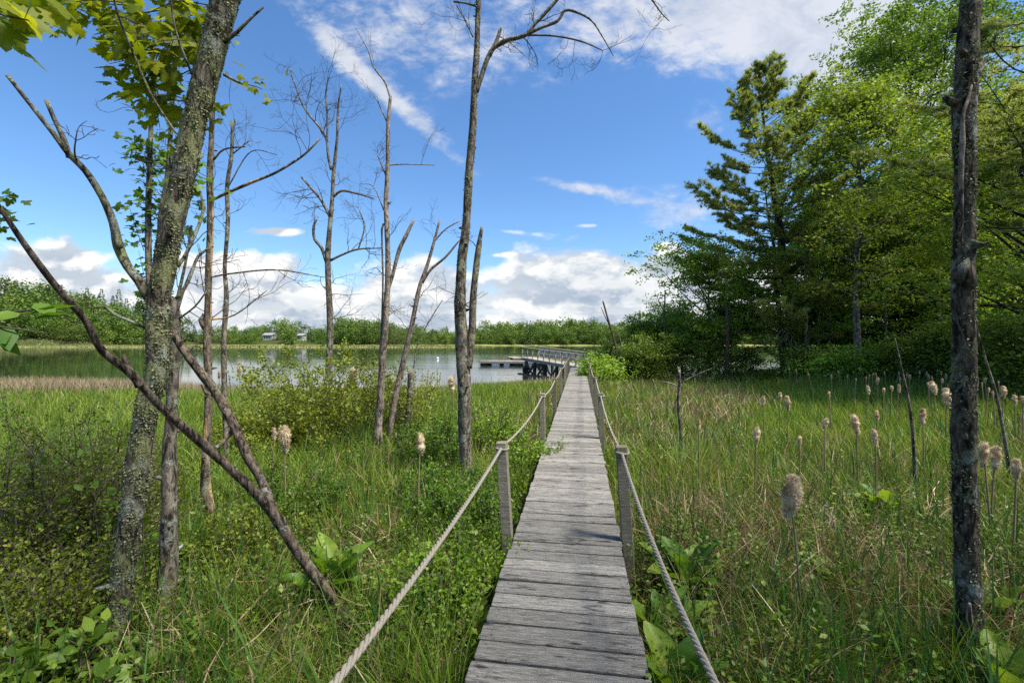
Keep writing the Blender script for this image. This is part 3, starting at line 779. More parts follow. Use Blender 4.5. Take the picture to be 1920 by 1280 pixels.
tube(mb, pts, rad, 8, .03, .2, 3); mb.build('bare_wood', M['pale_dead'], rtree); mb = MB()
pts, rad = px_line([(1822, 1190, 5, -.09), (1818, 1160, 12, -.09), (1817, 1130, 6, -.09)], 2.85); tube(mb, pts, rad, 8, .02, .2, 4)
mb.build('bare_wood', M['pale_dead'], rtree)

for nm, lab, d, tr, brs, mt, tw_ in [
    ('dead_stick', 'thin pale leaning stick in front of the dark wood left of the dark trunk', 6.0, [(1716, 895, 11), (1712, 820, 10), (1704, 755, 9), (1690, 690, 7), (1678, 635, 4)], [], 'grey_bark', 0),
    ('dead_stick', 'thin slanted grey stick behind the dark trunk near the right edge', 6.2, [(1892, 880, 12), (1880, 800, 11), (1868, 740, 10), (1850, 680, 8), (1830, 610, 5)], [], 'grey_bark', 0),
    ('dead_sapling', 'skeletal dead sapling with a few bare twigs in dry grass right of the boardwalk', 7.4, [(1294, 900, 9), (1280, 835, 8), (1272, 760, 8), (1274, 720, 8), (1273, 690, 7)], [[(1274, 725, 5), (1256, 718, 4), (1238, 715, 3)], [(1275, 735, 4), (1264, 760, 3), (1262, 775, 2)], [(1275, 718, 4), (1300, 705, 3), (1335, 690, 2)], [(1276, 800, 3), (1268, 830, 2), (1225, 800, 2)]], 'grey_bark', 8),
    ('dead_snag', 'slender dark snag with side twigs rising over the bank shrubs beyond the walk end', 24, [(1160, 690, 7), (1152, 640, 6), (1142, 605, 6), (1131, 566, 4)], [[(1145, 615, 3), (1133, 590, 2), (1127, 576, 1.5)], [(1155, 650, 3), (1140, 640, 2)]], 'limb_bark', 0),
    ('dead_snag', 'pale curved snag leaning left beside the slender dark snag', 24.5, [(1172, 690, 5), (1168, 660, 4), (1160, 625, 3)], [[(1168, 660, 3), (1155, 645, 2)]], 'pale_dead', 0),
    ('dead_snag', 'forked bare snag poking above the round green bank trees', 25, [(1245, 700, 6), (1247, 640, 6), (1246, 590, 5), (1247, 545, 3)], [[(1246, 585, 3), (1238, 570, 3), (1232, 556, 2)]], 'limb_bark', 4),
    ('dead_snag', 'dark upright broken snag among leaves left of the tall pine', 23, [(1362, 720, 13), (1364, 660, 11), (1364, 600, 9), (1361, 570, 7)], [[(1364, 620, 4), (1400, 622, 3), (1450, 622, 2)]], 'limb_bark', 5)]:
    dead_tree(nm, lab, 'dead tree' if 'stick' not in nm else 'stick', d, tr, brs, M[mt], int(tr[0][0]), wf=.7, seg=9, step=.1, rough=.09, twigs=tw_, tl=(.3, .6) if d < 12 else (.15, .3))

# ---------------------------------------------------------------- live trees
def taper(mb, pts, r0, r1, seg=8, step=.4, rough=.05, seed=0):
    return tube(mb, pts, np.linspace(r0, r1, len(pts)), seg, step, rough, seed)


def broadleaf(name, label, loc, H, R, base, seed, leafm, bark, nb=30, per=60, lsz=.15, flat=.4, dens=1.0, r0=None, low=.5, tpl=DIAMOND, group=None, lean=(0, 0), cat='tree', shape=1.0):
    rng = np.random.default_rng(seed)
    loc = np.array([loc[0], loc[1], float(gz(loc[0], loc[1])) - .1])
    root = thing(name, label, cat, loc, group)
    r0 = r0 or H * .011
    tr, cr = MB(), MB()
    k = 8; pts = np.array([[lean[0] * t ** 1.4 + rng.normal(0, .02) * H * t * .5, lean[1] * t + rng.normal(0, .02) * H * t * .5, H * .96 * t] for t in np.linspace(0, 1, k)])
    Pp, _ = taper(tr, pts, r0, .02, 10, .35, .05, seed)
    cl = []
    for i in range(nb):
        t = base + (1 - base) * ((i + rng.random()) / nb) ** .9 * .97
        s = Pp[min(int(t * (len(Pp) - 1)), len(Pp) - 1)]
        az = i * 2.4 + rng.normal(0, .4)
        u = (t - base) / (1 - base)
        prof = (low + (1 - low) * min(u / .35, 1)) * (1 - max(u - .35, 0) / .65) ** (.75 * shape) + .12
        ln = R * prof * rng.uniform(.7, 1.1)
        el = .25 + .75 * u + rng.normal(0, .1)
        d = np.array([math.cos(az) * math.cos(el), math.sin(az) * math.cos(el), math.sin(el)])
        q1 = s + d * ln * .5 + rng.normal(0, .06, 3) * ln; q2 = s + d * ln + np.array([0, 0, .12 * ln * (1 - 2 * (u < .25))]) + rng.normal(0, .08, 3) * ln
        bp, _ = taper(tr, [s, q1, q2], r0 * .42 * (1 - u * .7) + .008, .008, 6, .5, .04, seed + i)
        for j in range(5):
            f = rng.uniform(.3, 1) if j else 1.0
            p = bp[min(int(f * (len(bp) - 1)), len(bp) - 1)]
            e = p + norm(d + rng.normal(0, .7, 3) * [1, 1, .5]) * ln * rng.uniform(.15, .4)
            if j: taper(tr, [p, (p + e) / 2 + rng.normal(0, .03, 3) * ln, e], .012, .005, 4, .5)
            cl.append((e, ln))
    for e, ln in cl:
        n = int(per * rng.uniform(.6, 1.5) * dens * 2.5)
        s = max(.32, ln * .2) * rng.uniform(.8, 1.3)
        m_ = max(4, n // 15); sub = e + rng.normal(0, 1, (m_, 3)) * [s, s, s * flat]; w_ = min(.75 * s, .17)
        p = sub[rng.integers(0, m_, n)] + np.clip(rng.normal(0, 1, (n, 3)), -1.8, 1.8) * [w_, w_, w_ * .4]
        al = norm(rng.normal(0, 1, (n, 3)) * [1, 1, .5] + [0, 0, -.25]); upv = norm(rng.normal(0, 1, (n, 3)) + [0, 0, .45])
        b0 = rng.normal(.5, .16)
        leaves(cr, p, al, upv, lsz * .92 * rng.uniform(.7, 1.25, n), tpl, np.clip(rng.normal(b0, .17, n), 0, 1))
    tr.build('trunk', bark, root, (0, 0, 0)); cr.build('crown', leafm, root, (0, 0, 0))
    return root


def pine(name, label, loc, H, R, base, seed, lean=(0, 0), tufts=26, group=None, lsz=.2, nwh=26, r0=None, open_=1.0, needle=None, per=11):
    rng = np.random.default_rng(seed)
    loc = np.array([loc[0], loc[1], float(gz(loc[0], loc[1])) - .1]); root = thing(name, label, 'tree', loc, group)
    tr, cr = MB(), MB()
    pts = np.array([[lean[0] * t ** 1.3, lean[1] * t, H * t] for t in np.linspace(0, 1, 9)]); pts[:, :2] += rng.normal(0, .05, (9, 2)) * np.linspace(0, 1, 9)[:, None]
    Pp, _ = taper(tr, pts, r0 or H * .014, .02, 12, .3, .05, seed)
    SP, SA, SL = [], [], []
    for i in range(nwh):
        t = base + (1 - base) * (i / nwh) ** .95; u = (t - base) / (1 - base)
        s = Pp[min(int(t * (len(Pp) - 1)), len(Pp) - 1)]
        for k in range(rng.integers(3, 5)):
            az = rng.uniform(0, 2 * PI); ln = R * (1 - u) ** .62 * (.5 + .5 * min(1, u / .2 + .25)) * rng.uniform(.5, 1.15) + .35
            el0 = .05 + .6 * u + rng.normal(0, .1)
            d = np.array([math.cos(az) * math.cos(el0), math.sin(az) * math.cos(el0), math.sin(el0)])
            q1 = s + d * ln * .5 - [0, 0, .04 * ln]; q2 = s + d * ln + [0, 0, .16 * ln] + rng.normal(0, .05, 3) * ln
            bp, _ = taper(tr, [s, q1, q2], .035 * (1 - u) + .014, .008, 5, .4, .04, seed + i)
            tone = np.clip(rng.normal(.5, .17), .1, .9); lat = norm(np.cross(d, [0, 0, 1]))
            for j in range(int(7 + ln * 3.4)):
                f = rng.uniform(.3, 1.0) ** .75; q = bp[min(int(f * (len(bp) - 1)), len(bp) - 1)]
                sl = (.25 + .3 * ln * (1.15 - f)) * rng.uniform(.6, 1.2); sdv = norm(d * .75 + lat * rng.choice([-1, 1]) * rng.uniform(.4, 1.1) + [0, 0, rng.uniform(.0, .35)])
                e = q + sdv * sl
                taper(tr, [q, e], .008, .004, 3, .6)
                m_ = max(3, int(tufts * .06 * (.4 + sl)))
                tt_ = rng.uniform(.25, 1.05, (m_, 1)); SP.append(q * (1 - tt_) + e * tt_ + rng.normal(0, .05, (m_, 3)) * [1, 1, .5])
                SA.append(norm(sdv[None] + rng.normal(0, .35, (m_, 3)) + [0, 0, .3])); SL.append(np.full(m_, np.clip(tone + rng.normal(0, .08), 0, 1)))
    SP, SA, SL = np.vstack(SP), np.vstack(SA), np.concatenate(SL)
    n = len(SP); k = per
    p = np.repeat(SP, k, 0); a = norm(np.repeat(SA, k, 0) + rng.normal(0, .55, (n * k, 3)))
    spike = (np.array([[0, .06, 0], [0, -.06, 0], [1, 0, 0]]), [[0, 1, 2]])
    leaves(cr, p, a, rand_unit(n * k, rng), lsz * rng.uniform(.7, 1.2, n * k), spike, np.clip(np.repeat(SL, k) + rng.normal(0, .13, n * k), 0, 1))
    tr.build('trunk', M['wood_bark'], root, (0, 0, 0)); cr.build('needles', needle or M['pine_needle'], root, (0, 0, 0))
    return root


def gx(px, d): return (px - CX) / F * d


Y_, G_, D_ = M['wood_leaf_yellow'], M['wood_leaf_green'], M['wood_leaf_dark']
WB, LB = M['wood_bark'], M['light_bark']
pine('pine_tree', 'tall leaning pine with layered olive needles at the lake end of the right wood', (gx(1490, 24), 24), 16.3, 5.7, .16, 101, lean=(-2.1, 0), tufts=150, nwh=34, r0=.3, per=22)
pine('pine_tree', 'second slimmer pine trunk close beside the tall leaning pine', (gx(1470, 25.5), 25.5), 11, 2.6, .4, 102, lean=(-1.1, 0), tufts=80, nwh=12, r0=.2, per=16)
pine('pine_tree', 'pine with long dark boughs reaching in at the top right edge', (gx(2010, 13), 13), 15, 4.6, .36, 103, tufts=100, nwh=17, per=18)
broadleaf('maple_tree', 'slender yellow green tree with a visible grey stem, in front of the right wood', (gx(1607, 20), 20), 13.2, 3.7, .3, 111, Y_, LB, 34, 62, .15, .38, r0=.16, shape=.9)
broadleaf('maple_tree', 'tallest green broadleaf behind the yellow green tree, its crown open at the top', (gx(1705, 25), 25), 19, 5.2, .36, 112, G_, WB, 42, 95, .18, .4, r0=.24, low=.7, shape=.5)
broadleaf('maple_tree', 'big yellow green tree filling the right edge behind the dark trunk', (gx(1935, 15), 15), 9.6, 4.0, .18, 113, Y_, WB, 40, 64, .14, .33, r0=.16)
broadleaf('maple_tree', 'yellow green tree between the slender tree and the dark trunk', (gx(1760, 21), 21), 9.6, 3.3, .22, 114, Y_, LB, 30, 56, .15, .36, r0=.11)
broadleaf('maple_tree', 'green tree at far right whose top stands below the dark pine boughs', (gx(1900, 22), 22), 12.8, 4.6, .25, 115, G_, WB, 36, 62, .17, .4)
broadleaf('maple_tree', 'young bright green tree just right of the leaning pine', (gx(1535, 23), 23), 9.0, 2.6, .25, 116, Y_, LB, 24, 50, .15, .4, r0=.08)
broadleaf('oak_tree', 'small spreading tree with sparse leaves left of the tall pine', (gx(1330, 26), 26), 6.6, 3.4, .32, 117, Y_, WB, 28, 46, .16, .45, r0=.13, low=.8, shape=.5)
dk = [(1560, 29, 11, 3.6), (1640, 30, 12, 4.0), (1730, 31, 13, 4.2), (1820, 29, 11.5, 4.2), (1900, 28, 10, 4.2), (1600, 33, 9, 4), (1690, 26.5, 6.6, 3.2), (1990, 24, 10, 4.4), (1800, 24.5, 6.2, 3.2), (1540, 27, 5, 2.6)]
labs = ['behind the young bright tree', 'behind the slender yellow green stem', 'behind the tallest broadleaf', 'behind the dark trunk', 'at the right edge behind the big yellow tree', 'deepest in the wood between the slender stem and the pine',
        'low under the tallest broadleaf', 'outermost beyond the right edge', 'low beside the dark trunk', 'low beside the leaning pine']
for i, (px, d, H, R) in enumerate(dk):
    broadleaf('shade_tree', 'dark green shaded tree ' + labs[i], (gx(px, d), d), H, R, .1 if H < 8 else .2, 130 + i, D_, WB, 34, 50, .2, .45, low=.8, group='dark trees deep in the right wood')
bank = [(1170, 26.5, 1.5, 1.6, 'mid green leafy bush crowding the right end of the boardwalk', G_), (1128, 22.5, .85, .8, 'low yellow green bush leaning onto the boardwalk end', Y_), (1205, 27, 3.1, 1.9, 'round mid green bank tree behind the boardwalk end bush', Y_),
        (1262, 28, 3.9, 2.1, 'taller green bank tree left of the sparse spreading tree', Y_), (1310, 24.5, 3.0, 1.6, 'dense green thicket tree below the sparse spreading tree', Y_), (1370, 27, 4.0, 2.0, 'leafy tree by the upright broken snag', G_), (1210, 24, 1.7, 1.4, 'low bush under the bank trees', G_)]
for i, (px, d, H, R, lab, lm) in enumerate(bank):
    broadleaf('bank_tree' if H > 2.4 else 'bank_shrub', lab, (gx(px, d), d), H, R, .12, 150 + i, lm, WB, 20, 60, .13, .55, low=.8, r0=.05, cat='tree' if H > 2.4 else 'shrub', shape=.6)

for i, (px, d, H, lab) in enumerate([(1513, 21.5, 8, 'pale thin bare trunk just right of the leaning pine'), (1553, 23, 7, 'thin grey bare trunk left of the slender yellow green tree'), (1660, 22, 9, 'thin pale bare trunk between the slender tree and the tallest broadleaf'), (1715, 28, 9, 'dark straight bare trunk deep behind the tallest broadleaf'), (1578, 28, 10, 'thick dark bare trunk in the shade behind the slender tree')]):
    x = gx(px, d); z = float(gz(x, d)); rt = thing('bare_trunk', lab, 'tree', (x, d, z - .1)); mb = MB(); rr = np.random.default_rng(300 + i)
    tube(mb, [(x, d, z - .1), (x + rr.normal(0, .1), d, z + H * .5), (x + rr.normal(0, .2), d, z + H)], [.07 + .05 * (i > 2), .06, .02], 9, .3, .07, i)
    for k in range(6):
        q = np.array([x, d, z + H * rr.uniform(.25, .9)]); twig_spray(mb, q, rand_unit(1, rr)[0] + [0, 0, .3], .9, .012, rr, 1)
    mb.build('trunk', LB if i < 3 else WB, rt)
for i, (px, d, R, H, lab) in enumerate([(1510, 21, 1.1, 1.1, 'beside the pale thin trunk right of the leaning pine'), (1570, 19.5, 1.0, .9, 'left of the slender tree foot'), (1650, 20, 1.1, 1.1, 'right of the slender tree foot'), (1720, 18.5, 1.2, 1.5, 'under the tallest broadleaf'), (1770, 17.5, 1.1, 1.9, 'left of the dark trunk'), (1850, 16.5, 1.3, 2.2, 'right of the dark trunk'), (1915, 15.5, 1.3, 2.4, 'at the right edge'), (1960, 13, 1.2, 2.2, 'furthest right below the yellow green tree')]):
    broadleaf('understory_shrub', 'leafy wood edge shrub ' + lab, (gx(px, d), d), H, R, .06, 340 + i, G_ if i % 2 else D_, WB, 16, 50, .13, .5, low=.9, r0=.03, cat='shrub', shape=.5, group='shrubs along the wood edge')
# dead white branches hanging off the pine foot
mb = MB(); rr = np.random.default_rng(9); sn = thing('dead_branch', 'tangle of white dead branches hanging against the foot of the leaning pine', 'dead branch', P(1470, 690, 23.4))
for k in range(9): twig_spray(mb, P(1468 + k * 2, 590 + k * 5, 23.4), (rr.normal(-.2, .4), -.2, -1.2), rr.uniform(1, 2.4), .022, rr, 1)
mb.build('twigs', M['pale_twig'], sn)

# unseen oak added behind the camera to darken the near marsh
shade = broadleaf('oak_tree', 'unseen broad oak added behind the viewpoint to shade the near reeds', (6.6, -2.2), 11, 4.6, .5, 180, G_, WB, 26, 40, .22, .5, low=.9, shape=.4, dens=.4)

# far shore --------------------------------------------------------------
def far_round(seed, H, R, n=800, sz=.8):
    rng = np.random.default_rng(seed); P0, A0, U0, S0, R0 = [], [], [], [], []
    for k in range(16):
        a = rng.uniform(0, 2 * PI); t = rng.uniform(.12, 1.0); rr = R * math.sqrt(max(.08, 1 - (abs(t - .45) / .62) ** 2)) * rng.uniform(.35, .85)
        c = np.array([rr * math.cos(a), rr * math.sin(a), H * t * .88]); m = n // 16
        P0.append(c + rng.normal(0, 1, (m, 3)) * [R * .2, R * .2, H * .075]); R0.append(np.clip(rng.normal(rng.uniform(.3, .7), .13, m), 0, 1))
    p = np.vstack(P0); k = len(p)
    return p, norm(rng.normal(0, 1, (k, 3)) * [1, 1, .4]), norm(rng.normal(0, 1, (k, 3)) + [0, 0, .4]), sz * rng.uniform(.6, 1.2, k), np.concatenate(R0)


def far_cone(seed, H, R, n=520, sz=1.0):
    rng = np.random.default_rng(seed); t = rng.uniform(.08, 1, n) ** .9; a = rng.uniform(0, 2 * PI, n); rr = R * (1.02 - t) * rng.uniform(.35, 1.05, n) * (1 + .35 * np.sin(t * 40))
    p = np.stack([rr * np.cos(a), rr * np.sin(a), H * t], -1)
    return p, norm(np.stack([np.cos(a), np.sin(a), rng.normal(.15, .3, n)], -1)), norm(rng.normal(0, 1, (n, 3)) + [0, 0, .4]), sz * (1.15 - .7 * t), np.clip(rng.normal(.5, .2, n), 0, 1)


FR = [far_round(i, 10 + i % 3, 4.2 + .5 * (i % 4)) for i in range(8)]
FC = [far_cone(i, 14 + i, 2.6 + .3 * i) for i in range(4)]
rng = np.random.default_rng(77)
mbl, mbp = MB(), MB()
for row, (dd, hs) in enumerate([(7, .62), (15, .8), (26, .9), (40, .95), (60, 1.0)]):
    xx = -330.0
    while xx < 330:
        fs = float(np.interp(xx, [-3000, -400, -196, -186, -10, 200, 400], [150, 170, 205, 262, 268, 275, 300]))
        y = fs + dd + rng.uniform(-3, 3); x = xx + rng.uniform(-2, 2)
        px = x / y * F + CX
        # a clearing where the two houses stand
        clear = row < 3 and (484 < px < 528 or 550 < px < 584)
        if xx < -186: fs = min(fs, 205) + 3
        hump = 1 + .16 * math.sin(x * .045) + .1 * math.sin(x * .13 + row)
        y = fs + dd + rng.uniform(-3, 3); px = x / y * F + CX
        if xx < -190: hump *= 1.25
        if 640 < px < 720: hump *= 1.05
        if 745 < px < 860 or 590 < px < 640: hump *= .82
        if not clear:
            cone = rng.random() < (.4 if px < 480 and row > 2 else .05)
            p, a, u, s, r_ = (FC if cone else FR)[rng.integers(4 if cone else 8)]
            k = 1.38 * hs * hump * rng.uniform(.82, 1.04) * (.78 if cone else 1)
            th = rng.uniform(0, 2 * PI); cs, sn_ = math.cos(th), math.sin(th); Rm = np.array([[cs, -sn_, 0], [sn_, cs, 0], [0, 0, 1]])
            leaves(mbp if cone else mbl, (p @ Rm.T) * k + [x, y, float(gz(x, y)) - .3], a @ Rm.T, u @ Rm.T, s * k, DIAMOND, np.clip(r_ + rng.normal(0, .12), 0, 1))
        xx += rng.uniform(2.8, 5.0) * (1 if row < 3 else 1.3)
o = mbl.build('far_woods', M['far_leaf']); tag(o, kind='stuff', label='low green leafy woods along the far shore of the lake', cat='woods')
o = mbp.build('far_conifer_woods', M['far_pine']); tag(o, kind='stuff', label='dark pointed conifer tops among the far shore woods', cat='woods')
lb = [('nearest the left edge, tallest', 0), ('second from the left edge', 30), ('third in from the left edge', 62), ('fourth, before the slope dips', 90), ('fifth, on the falling slope', 112), ('sixth, lower on the slope', 134), ('at the low end of the point', 160), ('last small one at the tip of the point', 186)]
for i, (tx, px) in enumerate(lb):
    d = 214 + (i * 7) % 22; x = gx(px, d + 12)
    H = [24, 22.5, 23, 20, 18.5, 16, 13.5, 11.5][i] * 1.12
    cone = i in (1, 4); mb = MB(); p, a, u, s, r_ = (FC if cone else FR)[i % 4]
    if not cone:
        p, a, u, s, r_ = far_round(60 + i, 10, 4.8, 1500, .5)
    else: p, a, u, s, r_ = far_cone(70 + i, 14, 3.2, 900, .55)
    k = H / (14 if cone else 10)
    z = float(gz(x, d + 12)); rt = thing('shore_tree', f'{"pointed dark conifer" if cone else "broad green tree"} on the left point, {tx}', 'tree', (x, d + 12, z - .2), 'trees on the wooded left point')
    leaves(mb, p * k, a, u, s * k, DIAMOND, r_); mb.build('crown', M['far_pine'] if cone else M['point_leaf'], rt, (0, 0, 0))
    tb = MB(); tube(tb, [(0, 0, 0), (.3, 0, H * .5), (.2, .2, H * .92)], [.35, .25, .05], 7, 2); tb.build('trunk', M['wood_bark'], rt, (0, 0, 0))
for i in range(16):
    px = [-60, -20, 12, 45, 75, 100, 125, 150, 172, 30, 60, 118, 145, 0, 88, 165][i]; d = 209 + (i * 5) % 6; x = gx(px, d); mb = MB()
    p, a, u, s, r_ = far_round(90 + i, 10, 5.2, 900, .7); k = .62 + .3 * ((i * 7) % 5) / 5
    rt = thing('shore_tree', 'low rounded green tree at the waterline of the wooded left point', 'tree', (x, d, float(gz(x, d)) - .2), 'low trees along the left point')
    leaves(mb, p * k, a, u, s * k, DIAMOND, r_); mb.build('crown', M['point_leaf'], rt, (0, 0, 0))
    tb = MB(); tube(tb, [(0, 0, 0), (.2, 0, 5 * k)], [.2, .1], 6, 2); tb.build('trunk', M['wood_bark'], rt, (0, 0, 0))
for px, wpx, lab in ((506, 25, 'long white house in a clearing of the far wooded shore'), (566, 15, 'smaller white house right of the long one on the far shore')):
    d = 290; x = gx(px, d); w = wpx / 2 * d / F * .68; z = max(float(gz(x, d - 3)), -.2)
    h = thing('white_house', lab, 'house', (x, d, z)); mb = MB(); box(mb, (x, d, z + 1.5), (w, 3, 1.7), ch=.01); mb.build('wall', M['house_wall'], h, smooth=False)
    mb = MB(); V = [(x - w - .3, d - 3.4, z + 3.2), (x + w + .3, d - 3.4, z + 3.2), (x + w + .3, d + 3.4, z + 3.2), (x - w - .3, d + 3.4, z + 3.2), (x - w - .3, d, z + 4.6), (x + w + .3, d, z + 4.6)]
    mb.add(V, [[0, 1, 5, 4], [2, 3, 4, 5], [3, 2, 1, 0]], [[0, 4, 3], [1, 2, 5]]); mb.build('roof', M['roof'], h, smooth=False)
    for k in range(3):
        mb = MB(); box(mb, (x + w * (-.55 + .5 * k), d - 3.03, z + 1.6), (.4, .04, .45), ch=.005); mb.build('window', M['glass'], h, smooth=False)

# ---------------------------------------------------------------- shrubs
def shrub(name, label, cx, cy, R, H, seed, leafm, nst=16, per=60, lsz=.04, tpl=DIAMOND, base_z=None, bare=.35, cat='shrub', group=None, upr=.8, stemr=.008, sub=7, cl=.16):
    rng = np.random.default_rng(seed); z = float(gz(cx, cy)) - .05
    root = thing(name, label, cat, (cx, cy, z), group); st, lf = MB(), MB()
    for i in range(nst):
        az = rng.uniform(0, 2 * PI); rr = R * math.sqrt(rng.random()); hh = H * rng.uniform(.55, 1.05) * (1 - .35 * (rr / R) ** 2)
        e = np.array([rr * math.cos(az), rr * math.sin(az), hh]); b = e * [.35, .35, 0] + rng.normal(0, .05, 3) * [1, 1, 0]
        m = b * .5 + e * .5 + rng.normal(0, .1, 3) * R * [1, 1, .3]
        Pp, _ = tube(st, [b, m, e], [stemr, stemr * .8, stemr * .4], 5, .12)
        for k in range(sub):
            p = Pp[rng.integers(int(len(Pp) * bare), len(Pp))]
            q = p + norm(np.array([e[0], e[1], 0]) * .5 / R + rng.normal(0, .6, 3) + [0, 0, upr]) * rng.uniform(.12, .3) * min(1.5, max(R, H))
            tube(st, [p, q], [stemr * .45, stemr * .25], 4, .15)
            n = max(2, int(per * rng.uniform(.6, 1.4) / sub)); t = rng.uniform(.2, 1.1, n)[:, None]
            lp = p * (1 - t) + q * t + rng.normal(0, cl * .2, (n, 3)); dr = norm(q - p)
            al = norm(dr * .7 + rng.normal(0, .75, (n, 3))); upv = norm(rng.normal(0, .9, (n, 3)) + [0, 0, .6])
            leaves(lf, lp, al, upv, lsz * rng.uniform(.65, 1.3, n), tpl, np.clip(rng.normal(rng.uniform(.35, .65), .2, n), 0, 1))
    st.build('stems', M['twig'], root, (0, 0, 0)); lf.build('foliage', leafm, root, (0, 0, 0)); return root


SO, SB, SL_, VB = M['shrub_olive'], M['shrub_bright'], M['shrub_left'], M['viburnum']
shrub('sweet_gale', 'wide olive green shrub around the bare grey tree, reaching above the waterline', gx(590, 9.2), 9.2, 1.6, 2.2, 201, SO, 54, 150, .06, sub=10, stemr=.006)
shrub('sweet_gale', 'looser olive shrub between the grey tree and the pale stems, top over the lake', gx(665, 9.8), 9.8, 1.25, 2.2, 202, SO, 34, 100, .06, sub=9, stemr=.006)
shrub('sweet_gale', 'low olive shrub spreading in front of the bare grey tree', gx(520, 8.2), 8.2, 1.0, 1.05, 203, SO, 50, 170, .055, sub=9, stemr=.006)
shrub('sweet_gale', 'thin olive shrub right of the pale stems with the lake showing through', gx(770, 10), 10, .8, 1.75, 204, SO, 30, 100, .055, sub=8, stemr=.006)
shrub('green_shrub', 'bright green round shrub right of the twin dark trunk', gx(925, 8.2), 8.2, .55, 1.05, 205, SB, 36, 120, .045, sub=8)
shrub('green_shrub', 'bright green low shrub beside the second left rope post', gx(985, 6.9), 6.9, .55, .72, 206, SB, 36, 110, .045, sub=8)
shrub('green_shrub', 'deeper green shrub just left of the twin dark trunk base', gx(820, 7.2), 7.2, .65, .95, 207, M['small_leaf'], 44, 150, .045, sub=8)
shrub('green_shrub', 'dark green low shrub in front of the twin dark trunk', gx(840, 5.2), 5.2, .6, .62, 208, M['small_leaf'], 46, 150, .04, sub=8)
shrub('green_shrub', 'leafy light shrub under the near left rope close to the boardwalk', gx(880, 3.7), 3.7, .42, .55, 209, SB, 50, 120, .034, sub=8)
shrub('green_shrub', 'leafy light shrub below the near left rope at mid span', gx(800, 3.3), 3.3, .42, .46, 210, SB, 44, 110, .034, sub=8)
shrub('green_shrub', 'mid green bush between the twin dark trunk and the near left post', gx(890, 4.6), 4.6, .42, .6, 211, M['small_leaf'], 44, 130, .036, sub=8)
shrub('green_shrub', 'dull green bush left of the fallen limb butt', gx(480, 4.3), 4.3, .5, .5, 212, SL_, 40, 120, .034, sub=8)
shrub('green_shrub', 'dull green bush below the fat burst cattail', gx(560, 5.4), 5.4, .6, .6, 213, M['small_leaf'], 44, 130, .036, sub=8)
for i, (px, d, R, H, lab, n) in enumerate([(60, 3.4, .6, 1.45, 'tallest twiggy shrub at the left edge below the lake', 40), (170, 3.9, .6, 1.35, 'twiggy shrub with dark stems left of the maple foot', 40), (20, 2.7, .45, .8, 'dense olive shrub low at the left edge', 36), (130, 2.9, .45, .8, 'olive twiggy shrub directly left of the maple foot', 36), (90, 5.0, .9, 1.45, 'bushy green shrub further back at the left edge', 50), (215, 4.8, .6, 1.1, 'small twiggy shrub peeping out behind the maple foot', 30)]):
    shrub('blueberry_shrub', lab, gx(px, d), d, R, H, 220 + i, SL_ if i != 4 else M['small_leaf'], n, 190, .027, sub=11, bare=.35, upr=.7, stemr=.007)
shrub('viburnum_shrub', 'broad leaved bright green shrub in the bottom left corner', gx(70, 2.25), 2.25, .45, .5, 230, VB, 34, 60, .075, OVAL, sub=6, bare=.5)
shrub('viburnum_shrub', 'few big round leaves low in front of the maple foot', gx(180, 2.3), 2.3, .22, .3, 231, VB, 18, 34, .07, OVAL, sub=5, bare=.5)
shrub('viburnum_shrub', 'sparse leggy shrub whose leaves stand against the lake left of the maple', gx(235, 3.6), 3.6, .3, 1.2, 232, M['small_leaf'], 7, 22, .075, OVAL, sub=5, bare=.6)
shrub('viburnum_shrub', 'leggy dark leaved shrub at the far left in front of the brown reeds', gx(85, 4.2), 4.2, .5, 1.25, 233, M['small_leaf'], 9, 22, .075, OVAL, sub=5, bare=.6)

# young maples whose leaves show behind the trunk
for nm, lab, d, tr, zones, lsz in [
    ('young_maple', 'thin young maple stem with small green leaves behind the leaning trunk', 5.0, [(283, 900, 16), (282, 640, 14), (278, 440, 13), (281, 300, 11), (285, 180, 8), (290, 60, 6)],
     [(250, 260, 285, 290, 16), (240, 265, 275, 330, 22), (270, 290, 320, 330, 30), (255, 380, 285, 400, 16), (250, 420, 280, 440, 14), (240, 380, 270, 470, 20), (270, 340, 310, 420, 36), (275, 170, 320, 230, 24), (260, 470, 275, 560, 14), (255, 300, 300, 300, 20)], .07),
    ('young_maple', 'slim maple stem mostly hidden by the leaning trunk, leaves showing at its right', 4.4, [(322, 880, 12), (312, 640, 11), (300, 440, 12), (314, 330, 11), (322, 210, 9), (330, 40, 6)],
     [(345, 330, 375, 350, 20), (340, 360, 380, 380, 20), (350, 310, 385, 330, 14), (330, 420, 360, 440, 12), (300, 260, 330, 300, 20), (330, 180, 345, 240, 18)], .07)]:
    rt, _, _ = dead_tree(nm, lab, 'tree', d, tr, [], M['grey_bark'], int(tr[0][0]), seg=12, step=.06, rough=.05, twigs=8, tl=(.4, .8), jag=False, tw_from=.4)
    mb, tw = MB(), MB(); rng = np.random.default_rng(int(tr[0][0]))
    for x0, y0, x1, y1, n in zones:
        spray(mb, tw, P(x1, y1, d), P(x0, y0, d), int(n * 1.3), lsz, rng, spread=.08, face=(0, -.6, 0))
    mb.build('crown', M['small_leaf'], rt); tw.build('twigs', M['twig'], rt)
rt = thing('leafy_branch', 'leafy branch reaching in low over the left edge of the view', 'branch', P(-60, 400, 3.2)); mb, tw = MB(), MB(); rng = np.random.default_rng(15)
for a, b, n in (((-60, 400), (30, 365), 14), ((-60, 420), (38, 415), 14), ((-40, 380), (22, 395), 10)): spray(mb, tw, P(*a, 3.2), P(*b, 3.2), n, .06, rng, spread=.04, face=(0, -.6, 0))
mb.build('leaves', M['small_leaf'], rt); tw.build('twigs', M['twig'], rt)
